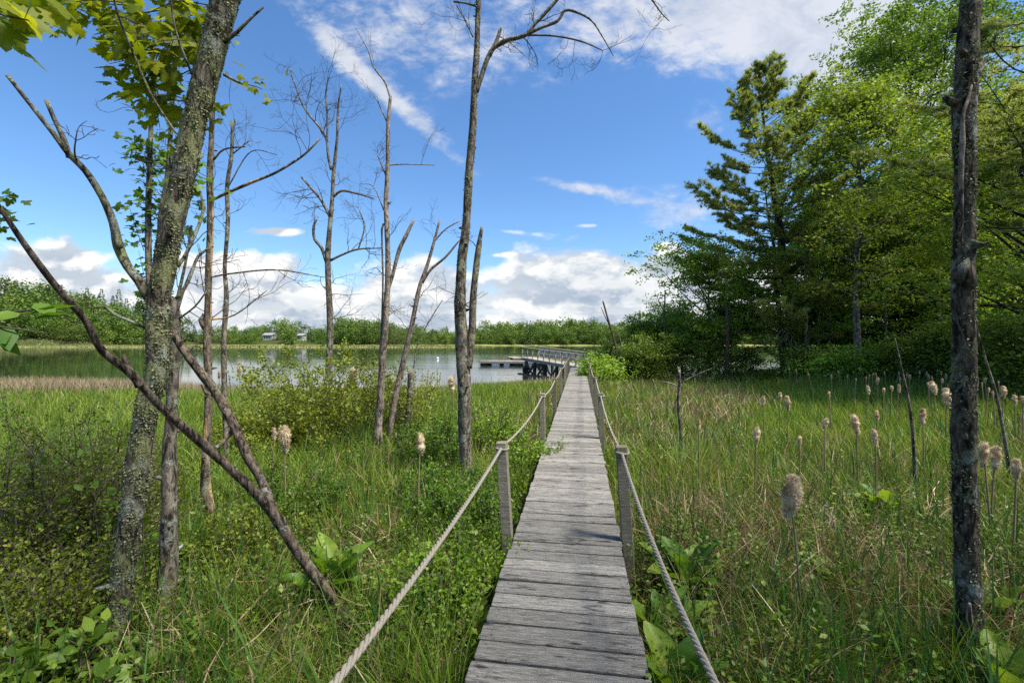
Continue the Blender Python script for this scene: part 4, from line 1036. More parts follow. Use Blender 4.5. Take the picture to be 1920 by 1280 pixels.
rt = thing('leafy_branch', 'dark glossy leaves very close to the lens at the left edge before the wooded point', 'branch', P(-60, 600, 1.2)); mb, tw = MB(), MB()
for a, b, n in (((-60, 590), (70, 580), 4), ((-60, 610), (90, 625), 4)): spray(mb, tw, P(*a, 1.2), P(*b, 1.2), n, .09, rng, tpl=OVAL, spread=.012, face=(0, -.3, .6))
mb.build('leaves', M['cabbage'], rt); tw.build('twigs', M['twig'], rt)

# ---------------------------------------------------------------- skunk cabbages
def cab_leaf(mb, base, az, L, w, lean, r, rng):
    n, k = 17, 5; t = np.linspace(0, 1, n); W = w * np.sin(PI * np.clip(t * .92 + .06, 0, 1)) ** .75 * (1.12 - .35 * t)
    d = np.array([math.cos(az), math.sin(az), 0]); s = np.array([-d[1], d[0], 0]); V = []
    for i in range(n):
        a = lean * (.35 + .9 * t[i]); c = base + d * L * t[i] * math.sin(a) + np.array([0, 0, L * t[i] * math.cos(a)])
        nrm = np.array([-d[0] * math.cos(a), -d[1] * math.cos(a), math.sin(a)])
        for j in range(k):
            f = (j - 2) / 2; wav = .03 * L * math.sin(t[i] * 17 + j * 2) * abs(f)
            V.append(c + s * f * W[i] + nrm * (abs(f) ** 1.4 * W[i] * .45 + wav))
    Q = [[i * k + j, i * k + j + 1, i * k + k + j + 1, i * k + k + j] for i in range(n - 1) for j in range(k - 1)]
    rr = np.array([r + (.3 if j == 2 else 0) + .13 * (-1) ** i + rng.normal(0, .06) + (.25 if (j in (0, 4) and rng.random() < .2) else 0) for i in range(n) for j in range(k)])
    mb.add(V, Q, None, np.clip(rr, 0, 1))


cabs = [(625, 3.6, 7, .5, 'skunk cabbage by the butt of the fallen limb'), (590, 3.5, 5, .36, 'small skunk cabbage left of the fallen limb butt'), (1290, 3.6, 10, .52, 'tall clump of broad leaves right of the near right post'), (1245, 3.0, 6, .45, 'narrow skunk cabbage wedged between boardwalk and right rope'), (1275, 2.45, 7, .46, 'large skunk cabbage at the bottom edge beside the right rope'),
        (1345, 3.9, 4, .28, 'small skunk cabbage right of the tall broad clump'), (1660, 5.2, 8, .46, 'bright skunk cabbage amid straw left of the dark trunk'), (1700, 5.0, 4, .26, 'smaller skunk cabbage just left of the dark trunk'), (1570, 3.7, 7, .42, 'low skunk cabbage behind the arching sedge at lower right'), (1860, 3.3, 6, .4, 'skunk cabbage right of the dark trunk foot'),
        (1900, 2.5, 6, .46, 'dark skunk cabbage in the bottom right corner'), (905, 3.2, 4, .34, 'tiny skunk cabbage tucked beside the left edge of the boardwalk'), (1660, 3.1, 4, .25, 'flat skunk cabbage rosette left of the dark trunk foot')]
for i, (px, d, n, L, lab) in enumerate(cabs):
    rng = np.random.default_rng(400 + i); x = gx(px, d); z = float(gz(x, d))
    if abs(across(x, d)) < .62: x += (.62 - abs(across(x, d))) * np.sign(across(x, d))
    rt = thing('skunk_cabbage', lab, 'plant', (x, d, z), 'skunk cabbages in the marsh')
    for k in range(n):
        mb = MB(); cab_leaf(mb, np.array([x, d, z]), k * 2.4 + rng.normal(0, .3), L * rng.uniform(.8, 1.15), L * .27 * rng.uniform(.8, 1.1), rng.uniform(.25, .75), np.clip(rng.normal(.55, .2), 0, 1), rng); mb.build('leaf', M['cabbage'], rt)

# ---------------------------------------------------------------- cattails
def cattail_head(seed, fuzz=1500):
    rng = np.random.default_rng(seed); mb = MB(); n, s = 22, 14
    # unit head: 1 long (z -.5..+.5), about .4 wide, burst and lumpy
    z = np.linspace(-.5, .5, n); t = (z + .5)
    prof = .165 * (np.sin(PI * np.clip(t * .9 + .05, 0, 1)) ** .55) * (.8 + .35 * t) * (1 + .07 * smooth_noise(n, 3, rng, 5, 1)[:, 0])
    a = np.arange(s) * 2 * PI / s; ns = smooth_noise(n, s, rng, 2, 2)
    R = prof[:, None] * (1 + .16 * ns)
    off = np.cumsum(rng.normal(0, .006, (n, 2)), 0)
    V = np.stack([R * np.cos(a) + off[:, :1], R * np.sin(a) + off[:, 1:], np.repeat(z[:, None], s, 1)], -1)
    i = np.arange(n - 1)[:, None] * s; j = np.arange(s)[None]; k = (j + 1) % s
    tone = np.clip(.5 + .22 * smooth_noise(n, s, rng, 2, 2), 0, 1)
    mb.add(V.reshape(-1, 3), np.stack([i + j, i + k, i + s + k, i + s + j], -1).reshape(-1, 4), None, tone.ravel())
    q = rng.integers(0, n * s, fuzz); p = V.reshape(-1, 3)[q] + rng.normal(0, .015, (fuzz, 3)); d = norm(p * [1, 1, .25] + rng.normal(0, .07, (fuzz, 3)) + [0, 0, -.03])
    spike = (np.array([[0, .16, 0], [0, -.16, 0], [1, 0, 0]]), [[0, 1, 2]])
    leaves(mb, p, d, rand_unit(fuzz, rng), rng.uniform(.03, .075, fuzz), spike, np.clip(tone.ravel()[q] + rng.normal(.12, .15, fuzz), 0, 1))
    return mb.mesh('seed_head')


HM = [cattail_head(i, 2600 if i == 0 else 1300) for i in range(6)]
for h_ in HM: h_.materials.append(M['fluff'])
cats = [(533, 822, 46, 'fat burst cattail in front of the olive shrub'), (515, 812, 22, 'small cattail left of the fat burst one by the olive shrub'), (663, 705, 34, 'cattail standing above the olive shrub between the dead trees'), (788, 832, 40, 'burst cattail left of the twin dark trunk'), (848, 720, 28, 'pale cattail against the reeds left of the twin dark trunk'), (449, 692, 22, 'cattail against the lake right of the peeled orange trunk'), (411, 702, 15, 'tiny cattail against the lake close to the thin crooked tree'), (645, 740, 13, 'tiny pale cattail inside the olive shrub'),
        (1481, 930, 78, 'largest fluffy cattail, nearest in the right marsh'), (1418, 815, 30, 'ragged brown cattail behind and left of the largest one'), (1431, 752, 19, 'leftmost of three cattails in the bright grass'), (1462, 744, 17, 'middle and highest of three cattails in the bright grass'), (1477, 755, 26, 'rightmost of three cattails in the bright grass'), (1310, 796, 20, 'lone pale cattail nearest the dead sapling'), (1500, 826, 17, 'small cattail with two bent straws below it'), (1546, 793, 20, 'thin grey cattail left of the plump one'),
        (1605, 795, 36, 'plump cattail with dark underside in the mid marsh'), (1641, 820, 30, 'pale torn cattail below right of the plump one'), (1645, 780, 19, 'small brown cattail right of the plump one'), (1730, 780, 28, 'brown cattail just left of the dark trunk'), (1555, 740, 12, 'little cattail at the far edge of the bright grass'), (1777, 745, 34, 'tall cattail touching the left side of the dark trunk'), (1866, 858, 42, 'large round cattail right of the dark trunk'), (1844, 852, 46, 'narrow torn cattail tight against the right of the dark trunk'), (1906, 880, 40, 'drooping cattail at the right edge below the round one'), (1628, 731, 16, 'pale cattail before the tallest broadleaf tree'), (1657, 733, 12, 'small brown cattail right of the pale one before the tallest broadleaf'), (1751, 727, 24, 'brown clumped cattail left of the tall one at the dark trunk'), (1880, 735, 22, 'curled cattail by the slanted stick at the right edge'), (1903, 750, 19, 'left of two cattails at the right edge'), (1918, 752, 18, 'right of two cattails at the right edge'), (1685, 728, 15, 'cattail at the foot of the thin pale leaning stick')]
far = [(1480, 693, 8), (1493, 694, 8), (1516, 703, 10), (1559, 706, 11), (1572, 698, 9), (1589, 705, 8), (1605, 712, 7), (1612, 692, 8), (1624, 709, 9), (1630, 705, 8), (1637, 702, 8), (1643, 702, 9), (1645, 714, 16), (1659, 700, 9), (1672, 728, 13), (1686, 700, 10), (1687, 710, 10), (1700, 702, 9), (1706, 707, 12), (1725, 698, 9), (1738, 700, 10), (1744, 692, 9), (1742, 706, 10), (1748, 709, 10), (1758, 696, 8), (1765, 699, 10), (1766, 714, 13), (1774, 706, 12), (1741, 722, 12), (1841, 721, 10), (1847, 713, 12), (1854, 731, 12), (1861, 738, 13), (1872, 717, 8), (1006, 699, 6), (1000, 692, 6), (1033, 700, 5), (793, 698, 8), (803, 695, 7), (808, 703, 8)]
for i, (px, py, h, lab) in enumerate(cats + [(a, b, c_, None) for a, b, c_ in far]):
    if px < 1100 and lab is None:
        px = px - 180 if px > 990 else px; d = 21
    else: d = 940 / max(py - 640, 52)
    p = P(px, py, d); hl = h * d / F * (1.0 if lab else .8); rng = np.random.default_rng(500 + i)
    z = float(gz(p[0], d))
    shared = 'small far pale cattail in the row along the shaded wood edge' if px > 1200 else 'tiny thin cattail standing against the lake at the reed edge'
    rt = thing('cattail', lab or shared, 'cattail', (p[0], d, z), 'burst cattails in the marsh' if lab else ('far cattails along the wood edge' if px > 1200 else 'tiny cattails at the reed edge'))
    mb = MB(); b = np.array([p[0] + rng.normal(0, .05), d + rng.normal(0, .04), z - .1]); top = p + [0, 0, hl * .2]
    tube(mb, [b, (b + top) / 2 + rng.normal(0, .015, 3), top], np.array([.0075, .0062, .005]) * (1 + d / 14), 6, .15)
    if i % 4 == 1: tube(mb, [p + [0, 0, hl * .4], p + [.003, 0, hl * .75]], [.004, .002], 5, .05)
    mb.build('stem', M['catstem'], rt)
    o = bpy.data.objects.new('seed_head', HM[0 if i == 8 else i % 6]); C.objects.link(o); o.parent = rt
    o.location = tuple(float(q) for q in (p - np.array(rt.location))); wf = rng.uniform(.85, 1.2); o.scale = (hl * wf, hl * wf, hl)
    o.rotation_euler = (rng.normal(0, .08), rng.normal(0, .12), rng.uniform(0, 6))

# ---------------------------------------------------------------- marsh vegetation
RNG = np.random.default_rng(1234)


def field(n, y0, y1, a=-.2, xm=1.3, sel=None, rng=RNG):
    """points of the marsh seen from the walk, thinner with distance"""
    n = int(n * 1.25); u = rng.random(n); k = a + 1
    y = (y0 ** k + u * (y1 ** k - y0 ** k)) ** (1 / k)
    x = rng.uniform(-1, 1, n) * xm * (y * 1.08 + 1.2)
    s = np.interp(x, SH_X, SH_Y) - y
    ok = (np.abs(across(x, y)) > .5) & (s > .4)
    if sel is not None: ok &= sel(x, y)
    x, y = x[ok], y[ok]
    return np.stack([x, y, gz(x, y) - .02], -1)


def low_noise(x, y, s, k=0):
    return .5 + .25 * np.sin(x * s + 1.3 * np.sin(y * s * .8 + k) + k) + .25 * np.sin(y * s * 1.3 + 1.7 * np.sin(x * s * .7 + 2 * k))


def edge(p, h):
    """plants next to the boards stay at about the height of the deck"""
    a = np.abs(across(p[:, 0], p[:, 1])); return np.where(a < .75, np.minimum(h, .45), h)


def scr(p): return p[:, 0] / p[:, 1] * F + CX


grass, straw, catb, under, ust = MB(), MB(), MB(), MB(), MB()
# fine green grass, mid marsh
p = field(150000, 5.5, 31, -.1)
sh = np.interp(p[:, 0], SH_X, SH_Y) - p[:, 1]; p = p[(sh > 5.5) | (p[:, 0] > 3.5)]
keep = RNG.random(len(p)) < np.clip(.35 + .9 * low_noise(p[:, 0], p[:, 1], .55), 0, 1)
dry = (p[:, 0] > .5) & (scr(p) < 1400) & (low_noise(p[:, 0], p[:, 1], .8, 2) > .35) & (p[:, 1] > 6)
keep &= ~(dry & (RNG.random(len(p)) < .65)); p = p[keep]
n = len(p); h = RNG.uniform(.3, .58, n) * np.clip(.3 + (np.interp(p[:, 0], SH_X, SH_Y) - p[:, 1] - 4.5) * .13, .3, 1) * (.85 + .35 * low_noise(p[:, 0], p[:, 1], .9, 1))
blades(grass, p, edge(p, h), RNG.uniform(.006, .012, n) * (1 + p[:, 1] / 14), RNG.uniform(0, 2 * PI, n), RNG.uniform(.1, .75, n), np.clip(RNG.normal(.5, .2, n), 0, 1), 3, rng=RNG)
# near grass
p = field(60000, 1.2, 7, 0.1)
keep = RNG.random(len(p)) < np.clip(.15 + low_noise(p[:, 0], p[:, 1], 2.3, 4) * .8, 0, 1); p = p[keep]
n = len(p); h = RNG.uniform(.16, .52, n)
blades(grass, p, edge(p, h), RNG.uniform(.003, .007, n), RNG.uniform(0, 2 * PI, n), RNG.uniform(.2, 1.1, n), np.clip(RNG.normal(.42, .2, n), 0, 1), 4, rng=RNG)
# arching sedge clumps near the walk
cl = [(gx(q, d), d, s) for q, d, s in [(830, 2.6, .62), (760, 2.5, .5), (800, 2.25, .55), (850, 2.35, .5), (720, 2.9, .4), (560, 2.6, .45), (640, 2.4, .4), (500, 3.3, .45), (420, 3.4, .5), (350, 3.2, .4), (620, 4.6, .45), (520, 5.0, .5), (330, 4.2, .45), (1480, 3.0, .5), (1530, 2.8, .45), (1440, 3.3, .4), (1600, 2.9, .4), (1380, 2.5, .35), (1700, 3.6, .4), (1560, 4.3, .4), (300, 2.6, .35), (460, 2.3, .35), (1880, 4.2, .45), (460, 4.4, .4)]]
for i in range(150):
    y = RNG.uniform(2.4, 10); x = RNG.uniform(-1.15, 1.15) * y
    if abs(across(x, y)) > .65: cl.append((x, y, RNG.uniform(.25, .5)))
for x, y, s in cl:
    n = int(RNG.uniform(60, 110)); a = RNG.uniform(0, 2 * PI, n); r = .07 * np.sqrt(RNG.random(n)) * s * 2
    b = np.stack([x + r * np.cos(a), y + r * np.sin(a), np.full(n, float(gz(x, y)) - .02)], -1)
    blades(grass, b, s * RNG.uniform(.7, 1.25, n), RNG.uniform(.004, .008, n), a + RNG.normal(0, .5, n), RNG.uniform(.15, 1.2, n), np.clip(RNG.normal(.36, .16, n), 0, .74), 7, 2.0, rng=RNG)
# cattail blades: broad upright blue green
pc = field(4600, 1.9, 20, -.3, sel=lambda x, y: (x > 0) | (RNG.random(len(x)) < .5))
for k in range(4):
    q = pc + RNG.normal(0, .03, pc.shape) * [1, 1, 0]; sel = RNG.random(len(q)) < .8; q = q[sel]; n = len(q)
    blades(catb, q, edge(q, RNG.uniform(.3, .72, n)), RNG.uniform(.012, .021, n), RNG.uniform(0, 2 * PI, n), RNG.uniform(.03, .5, n), np.clip(RNG.normal(.5, .2, n), 0, 1), 4, 1.5, rng=RNG)
for px, py, h_, lab in cats:
    d = 940 / max(py - 640, 52); x = gx(px, d); n = 9; q = np.stack([x + RNG.normal(0, .07, n), d + RNG.normal(0, .07, n), np.zeros(n)], -1); q[:, 2] = gz(q[:, 0], q[:, 1]) - .02; q = q[np.abs(across(q[:, 0], q[:, 1])) > .6]; n = len(q)
    blades(catb, q, RNG.uniform(.4, .85, n), RNG.uniform(.012, .02, n), RNG.uniform(0, 6.3, n), RNG.uniform(.05, .6, n), np.clip(RNG.normal(.5, .2, n), 0, 1), 5, 1.8, rng=RNG)
    blades(straw, q, RNG.uniform(.3, .7, n), RNG.uniform(.01, .016, n), RNG.uniform(0, 6.3, n), RNG.uniform(.2, 1.2, n), np.clip(RNG.normal(.5, .2, n), 0, 1), 5, 2.2, rng=RNG)
# a denser green bed of cattail leaves along the wood edge
p = field(9000, 12.5, 19, 0, sel=lambda x, y: (x / y * F + CX > 1470)); n = len(p)
blades(catb, p, RNG.uniform(.5, .95, n), RNG.uniform(.014, .022, n), RNG.uniform(0, 2 * PI, n), RNG.uniform(.05, .3, n), np.clip(RNG.normal(.55, .2, n), 0, 1), 3, 1.5, rng=RNG)
# straw: upright broken stalks, slanting and lying
p = field(52000, 1.8, 27, -.25); ln = low_noise(p[:, 0], p[:, 1], 1.1, 3); p = p[(RNG.random(len(p)) < np.clip(ln * 1.3 - .2, .08, 1)) & ~((p[:, 1] > 7.5) & (scr(p) > 1380) & (RNG.random(len(p)) < .8)) & ~((p[:, 1] > 9) & (scr(p) < 1000) & (RNG.random(len(p)) < .7))]
n = len(p); d = RNG.normal(0, 1, (n, 3)); d[:, 2] = np.abs(d[:, 2]) * RNG.choice([.15, .5, 2.6], n, p=[.38, .32, .3])
p[:, 2] += RNG.uniform(0, .22, n)
L = RNG.uniform(.12, .5, n); L = np.where(np.abs(across(p[:, 0], p[:, 1])) < .8, np.minimum(L, .25), L)
sticks(straw, p, d, L, RNG.uniform(.003, .009, n) * (1 + p[:, 1] / 16), np.clip(RNG.normal(.42, .26, n), 0, 1), .45, RNG)
# straw mounds on the right
for px, d in [(1680, 4.2), (1720, 3.9), (1870, 3.4), (1400, 5.3), (1330, 4.9), (1640, 4.8), (1250, 6), (1500, 5.6), (300, 2.9), (680, 4.4), (1880, 5), (1600, 4.4), (1750, 5.4), (960, 9), (930, 10.5), (975, 8), (1200, 10), (1300, 12), (1350, 13.5), (1240, 13), (1180, 8.5), (1390, 15), (1290, 16)]:
    x = gx(px, d); n = 100 if d < 7 else 260; sp = .2 if d < 7 else .55
    b = np.stack([x + RNG.normal(0, sp, n), d + RNG.normal(0, sp, n), np.zeros(n)], -1); b = b[np.abs(across(b[:, 0], b[:, 1])) > .55]; n = len(b); b[:, 2] = gz(b[:, 0], b[:, 1]) + RNG.uniform(0, .2, n)
    dd = norm(rand_unit(n, RNG) * [1, 1, .6] + [.25, 0, .3 if d < 7 else .9]); sticks(straw, b, dd, RNG.uniform(.15, .5, n), RNG.uniform(.005, .01, n) * (1 + d / 20), np.clip(RNG.normal(.5, .25, n), 0, 1), .35, RNG)
brown = MB()
p = field(60000, 2.4, 9, -.2, sel=lambda x, y: (x / y * F + CX > 1190)); p = p[RNG.random(len(p)) < np.clip(low_noise(p[:, 0], p[:, 1], 1.5, 5) * 1.6 - .38, .05, 1)]; n = len(p)
blades(brown, p, edge(p, RNG.uniform(.2, .6, n)), RNG.uniform(.005, .012, n), RNG.uniform(0, 6.3, n), RNG.uniform(.1, 1.3, n), np.clip(RNG.normal(.4, .22, n), 0, 1), 5, 2.2, rng=RNG)
p = field(9000, 2.4, 8, -.1, sel=lambda x, y: (x / y * F + CX < 900)); p = p[RNG.random(len(p)) < np.clip(low_noise(p[:, 0], p[:, 1], 1.5, 1) * 1.6 - .6, .03, 1)]; n = len(p)
blades(brown, p, edge(p, RNG.uniform(.2, .5, n)), RNG.uniform(.005, .011, n), RNG.uniform(0, 6.3, n), RNG.uniform(.1, 1.3, n), np.clip(RNG.normal(.4, .22, n), 0, 1), 5, 2.2, rng=RNG)
# dry blond grass right of the walk and left of it
p = field(46000, 6, 30, 0, sel=lambda x, y: (across(x, y) > .5) & (x / y * F + CX < 1420) | (across(x, y) < -.5) & (across(x, y) > -1.6) & (y > 6.5)); p = p[RNG.random(len(p)) < np.clip(low_noise(p[:, 0], p[:, 1], .8, 2) * 1.1 - .1, .1, .9)]; n = len(p)
blades(straw, p, edge(p, RNG.uniform(.25, .55, n)), RNG.uniform(.006, .011, n) * (1 + p[:, 1] / 14), RNG.uniform(0, 2 * PI, n), RNG.uniform(.1, .8, n), np.clip(RNG.normal(.45, .22, n), 0, 1), 3, rng=RNG)
# leafy low undergrowth: sprigs of small leaves
p = field(10500, 1.5, 9, 0.0); wgt = np.clip(low_noise(p[:, 0], p[:, 1], 1.6, 7) * 1.4 - .15, .12, 1); wgt = np.where((scr(p) > 1250) & (p[:, 1] > 5), wgt * .25, wgt); p = p[RNG.random(len(p)) < wgt]
n = len(p); h = edge(p, RNG.uniform(.18, .55, n)); lx, ly = RNG.normal(0, .09, n), RNG.normal(0, .09, n)
tip = p + np.stack([lx, ly, h], -1)
sticks(ust, p, tip - p, h * 1.05, np.full(n, .004), RNG.uniform(0, .5, n), .1, RNG)
K = 13; t = np.tile(np.linspace(.3, 1.05, K), n)[:, None]; a = np.tile(np.arange(K) * 2.4, n) + np.repeat(RNG.uniform(0, 6, n), K)
lp = np.repeat(p, K, 0) * (1 - t) + np.repeat(tip, K, 0) * t
al = norm(np.stack([np.cos(a), np.sin(a), RNG.normal(.35, .3, n * K)], -1)); tone = np.repeat(np.clip(RNG.normal(.5, .2, n), .05, .95), K)
leaves(under, lp, al, norm(RNG.normal(0, .7, (n * K, 3)) + [0, 0, .8]), RNG.uniform(.024, .05, n * K) * np.repeat(RNG.uniform(.7, 1.3, n), K), DIAMOND, np.clip(tone + RNG.normal(0, .12, n * K), 0, 1))
M['brown_stalk'] = leaf_mat('brown_stalk', [(.06, .035, .018), (.15, .095, .05), (.28, .2, .115), (.42, .34, .23)], .2, .25)
for mbx, nm, mt, lab, cat in ((brown, 'brown_stalks', 'brown_stalk', 'brown dead stalks and withered blades among the green marsh growth', 'stalks'), (grass, 'marsh_grass', 'marsh_grass', 'green marsh grass and sedge covering the wetland on both sides of the boardwalk', 'grass'), (straw, 'dead_straw', 'straw', 'tangled blond dead straw and broken stalks across the marsh', 'straw'), (catb, 'cattail_leaves', 'cattail_blade', 'upright blue green cattail leaves scattered through the marsh', 'leaves')):
    tag(mbx.build(nm, M[mt]), lab, cat, kind='stuff')
M['undergrowth'] = leaf_mat('undergrowth', [(.042, .09, .01), (.1, .17, .014), (.19, .26, .026)], .42, .35)
tag(under.build('undergrowth', M['undergrowth']), 'low leafy green undergrowth close to the boardwalk', 'undergrowth', kind='stuff')
tag(ust.build('undergrowth_stems', M['twig']), 'thin brown stems of the low undergrowth', 'undergrowth', kind='stuff')
# brown reeds along the shore
reed = MB(); x = RNG.uniform(-34, 3.2, 60000); s = RNG.uniform(.2, 6.4, 60000) ** 1.0; y = np.interp(x, SH_X, SH_Y) - s
ok = (np.abs(across(x, y)) > .6) & (RNG.random(60000) < np.where(x < -11, 1, .8)); x, y = x[ok], y[ok]; p = np.stack([x, y, gz(x, y) - .02], -1); n = len(p)
hh = RNG.uniform(.12, .3, n) + np.clip((-x - 11) / 8, 0, 1) * RNG.uniform(.15, .6, n)
blades(reed, p, hh, RNG.uniform(.012, .022, n), RNG.uniform(0, 2 * PI, n), RNG.uniform(.05, .6, n), np.clip(RNG.normal(.5, .22, n), 0, 1), 2, rng=RNG)
tag(reed.build('dead_reeds', M['reed']), 'band of pinkish brown dead reeds along the water edge', 'reeds', kind='stuff')
fr = MB(); x = RNG.uniform(-300, 6, 16000); y = RNG.uniform(196, 218, 16000); z = gz(x, y); ok = z > WATER - .15; x, y, z = x[ok], y[ok], z[ok]; n = len(x)
blades(fr, np.stack([x, y, z - .05], -1), RNG.uniform(.3, .8, n), RNG.uniform(.25, .5, n), RNG.uniform(0, 6, n), RNG.uniform(.1, .6, n), np.clip(RNG.normal(.6, .2, n), 0, 1), 2, rng=RNG)
tag(fr.build('reed_flat', leaf_mat('reed_flat', [(.12, .14, .04), (.2, .21, .08), (.28, .27, .13)], .3, .2, patch=.03)), 'thin pale green reed flat in the lake before the far shore', 'reeds', kind='stuff')

# ---------------------------------------------------------------- sky, sun, camera
SUN_EL, SUN_AZ = math.radians(61), math.radians(114)
w = bpy.data.worlds.new('World'); bpy.context.scene.world = w; w.use_nodes = True
nt = NT(w.node_tree); nt.n.clear(); out = nt.n.new('ShaderNodeOutputWorld')
sky = nt.n.new('ShaderNodeTexSky'); sky.sky_type = 'NISHITA'; sky.sun_disc = False; sky.sun_elevation = SUN_EL; sky.sun_rotation = SUN_AZ
sky.air_density = 1.0; sky.dust_density = .4; sky.ozone_density = 2.2; sky.altitude = 50
mm = nt.n.new('ShaderNodeMix'); mm.data_type = 'RGBA'; mm.blend_type = 'MULTIPLY'; mm.inputs[0].default_value = 1
nt.put(mm.inputs[6], nt.hsv(sky.outputs[0], .5, 1.15, 1.0)); mm.inputs[7].default_value = (1.2, 1.36, 1.5, 1)
skyc = mm.outputs[2]
dirv = nt.n.new('ShaderNodeTexCoord').outputs['Generated']
sp = nt.n.new('ShaderNodeSeparateXYZ'); nt.put(sp.inputs[0], dirv)
yy = nt.math('MAXIMUM', nt.math('ABSOLUTE', sp.outputs[1]), .06)
U = nt.math('DIVIDE', sp.outputs[0], yy); V = nt.math('DIVIDE', sp.outputs[2], yy)


def blob(cx, cy, rx, ry, ang=0.0, wgt=1.0):
    """a soft ellipse of cloud cover round the sky direction seen at photo point cx, cy"""
    u0, v0 = (cx - CX) / F, (CY - cy) / F; ca, sa = math.cos(ang), math.sin(ang)
    du = nt.math('SUBTRACT', U, u0); dv = nt.math('SUBTRACT', V, v0)
    a = nt.math('ADD', nt.math('MULTIPLY', du, ca * F / rx), nt.math('MULTIPLY', dv, sa * F / rx))
    b = nt.math('ADD', nt.math('MULTIPLY', du, -sa * F / ry), nt.math('MULTIPLY', dv, ca * F / ry))
    q = nt.math('ADD', nt.math('MULTIPLY', a, a), nt.math('MULTIPLY', b, b))
    return nt.math('MULTIPLY', nt.math('EXPONENT', nt.math('MULTIPLY', q, -1.0)), wgt)


def total(l):
    s = l[0]
    for q in l[1:]: s = nt.math('ADD', s, q)
    return s


uv = nt.comb(U, V, 0.0)
# high thin cloud
hi = total([blob(1520, 20, 350, 140, -.25, 1.0), blob(1650, 150, 190, 120, -.6, .9), blob(1210, 35, 250, 85, -.05, .7), blob(800, 60, 240, 95, -.3, .62), blob(745, 195, 190, 19, -.72, .85), blob(640, 100, 75, 19, -.85, .65), blob(720, 120, 130, 60, -.7, .22),
            blob(1090, 352, 95, 12, -.2, .62), blob(1260, 372, 120, 40, .05, .5), blob(1330, 230, 45, 40, .3, .5), blob(1280, 410, 80, 30, 0, .45), blob(1265, 125, 60, 14, -.1, .25)])
nz = nt.noise(nt.mapping(uv, (1, 1.5, 1), (3, 1, 0), (0, 0, .5)), 7, 9, .62, .5)
nz2 = nt.noise(nt.mapping(uv, (1, 1.6, 1), (1, 7, 0), (0, 0, -.35)), 19, 6, .65, .3)
dens = nt.math('ADD', hi, nt.math('ADD', nt.math('MULTIPLY', nt.math('SUBTRACT', nz, .5), 1.5), nt.math('MULTIPLY', nt.math('SUBTRACT', nz2, .5), 1.5)))
ha = nt.math('MULTIPLY', nt.smooth(dens, .2, 1.15), nt.smooth(hi, .1, .4))
ha = nt.math('MULTIPLY', ha, .93)
hc = nt.mix(nt.smooth(nz, .35, .65), (4.5, 4.9, 5.7), (5.9, 6.1, 6.6))
# cumulus bank above the far shore
cuv = nt.mapping(uv, (1, 1.55, 1), (5.2, .3, 0))
c1 = nt.noise(cuv, 4.2, 10, .56, .15)
c1s = nt.noise(nt.mapping(uv, (1, 1.55, 1), (5.2 - .012, .3 + .045, 0)), 4.2, 10, .56, .15)
c2 = nt.noise(nt.mapping(uv, (1, 3.2, 1), (.7, 2.2, 0)), 6.5, 8, .58, .2)
prof = nt.noise(nt.comb(U, 0.0, 3.3), 2.6, 2)
hgt = nt.math('ADD', .128, nt.math('MULTIPLY', prof, .1))
cov = nt.math('DIVIDE', nt.math('SUBTRACT', hgt, V), .13)
cov = nt.math('MINIMUM', cov, .85)
extra = total([blob(510, 433, 80, 13, 0, .75), blob(930, 431, 80, 7, -.1, .34), blob(1108, 423, 30, 7, 0, .42), blob(1250, 462, 25, 8, 0, .5), blob(790, 470, 40, 45, 0, .35), blob(1080, 500, 130, 26, .1, .22), blob(100, 480, 120, 25, .1, .3), blob(500, 490, 110, 26, 0, .3), blob(1900, 470, 90, 50, 0, .5), blob(1660, 520, 300, 60, 0, .5), blob(940, 478, 30, 5, 0, .4), blob(655, 365, 30, 12, 0, .4), blob(830, 470, 60, 18, 0, -.35), blob(1230, 525, 150, 38, .1, .42), blob(690, 590, 200, 12, 0, -.12), blob(330, 590, 300, 10, 0, -.1)])
cd = nt.math('ADD', nt.math('ADD', nt.math('MULTIPLY', nt.math('SUBTRACT', c1, .5), 2.9), cov), nt.math('MULTIPLY', extra, 1.5))
ca_ = nt.smooth(cd, -.02, .38)
lay = nt.smooth(c2, .4, .56)
lowm = nt.smooth(V, .15, .05)
ca_ = nt.math('MAXIMUM', ca_, nt.math('MULTIPLY', lowm, nt.math('ADD', .55, nt.math('MULTIPLY', lay, .42))))
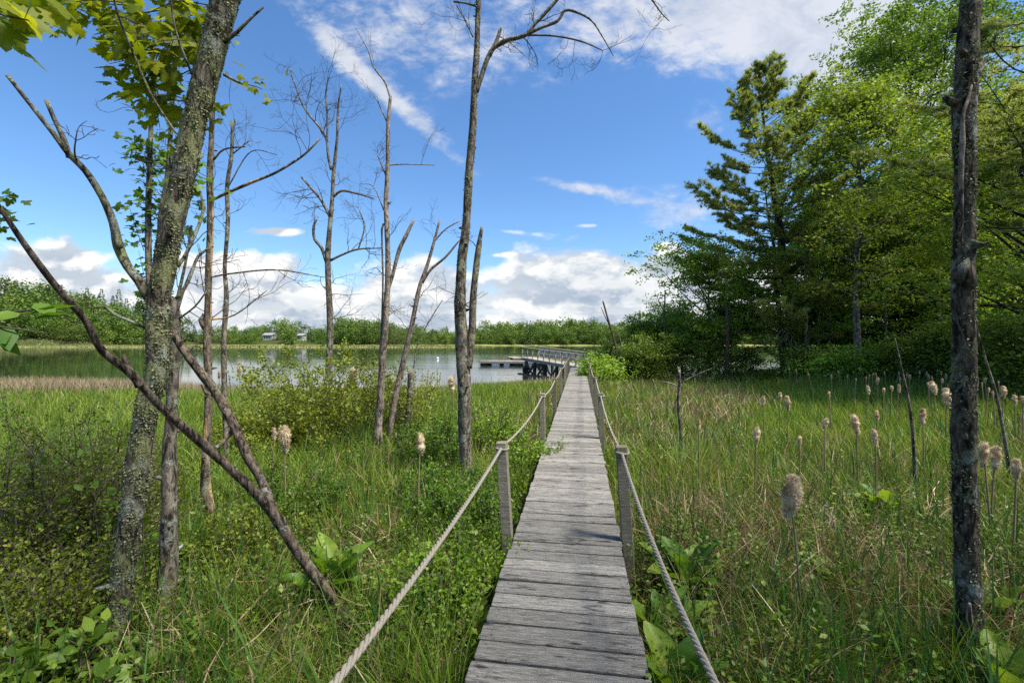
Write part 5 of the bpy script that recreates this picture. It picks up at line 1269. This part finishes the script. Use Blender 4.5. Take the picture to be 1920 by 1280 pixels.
shade = nt.smooth(nt.math('SUBTRACT', c1, c1s), -.05, .055)
thin = nt.smooth(cd, 1.7, .2)
lit = nt.math('ADD', nt.math('MULTIPLY', shade, .62), nt.math('MULTIPLY', thin, .42), clamp=True)
lit = nt.math('ADD', nt.math('MULTIPLY', lit, nt.math('SUBTRACT', 1.0, nt.math('MULTIPLY', lowm, .28))), nt.math('MULTIPLY', nt.math('MULTIPLY', lowm, lay), .38))
cc = nt.ramp(lit, [(0, (2.6, 3.3, 4.3)), (.3, (3.7, 4.3, 5.1)), (.62, (5.6, 5.95, 6.3)), (1, (7.9, 7.9, 7.8))])
front = nt.smooth(sp.outputs[2], -.02, .01)
col = nt.mix(nt.math('MULTIPLY', ha, front), skyc, hc)
col = nt.mix(nt.math('MULTIPLY', ca_, front), col, cc)
bg = nt.n.new('ShaderNodeBackground'); nt.put(bg.inputs[0], col); bg.inputs[1].default_value = .064
nt.l.new(bg.outputs[0], out.inputs[0])

sd = Vector((math.sin(SUN_AZ) * math.cos(SUN_EL), math.cos(SUN_AZ) * math.cos(SUN_EL), math.sin(SUN_EL)))
ld = bpy.data.lights.new('sun', 'SUN'); ld.energy = 4.9; ld.angle = math.radians(13); ld.color = (1, .94, .82)
lo = bpy.data.objects.new('sun', ld); lo.rotation_euler = sd.to_track_quat('Z', 'Y').to_euler(); lo.location = sd * 60; C.objects.link(lo)

cam = bpy.data.cameras.new('camera'); cam.lens = 16; cam.sensor_width = 36; cam.clip_start = .05; cam.clip_end = 8000
co = bpy.data.objects.new('camera', cam); co.location = (0, 0, CZ); co.rotation_euler = (math.radians(90), 0, 0); C.objects.link(co)
sc = bpy.context.scene; sc.camera = co
sc.view_settings.view_transform = 'Standard'; sc.view_settings.look = 'None'; sc.view_settings.exposure = 1.12; sc.view_settings.gamma = 1
sc.cycles.max_bounces = 6; sc.cycles.diffuse_bounces = 3; sc.cycles.glossy_bounces = 3; sc.cycles.transmission_bounces = 4; sc.cycles.transparent_max_bounces = 4
sc.cycles.use_denoising = False
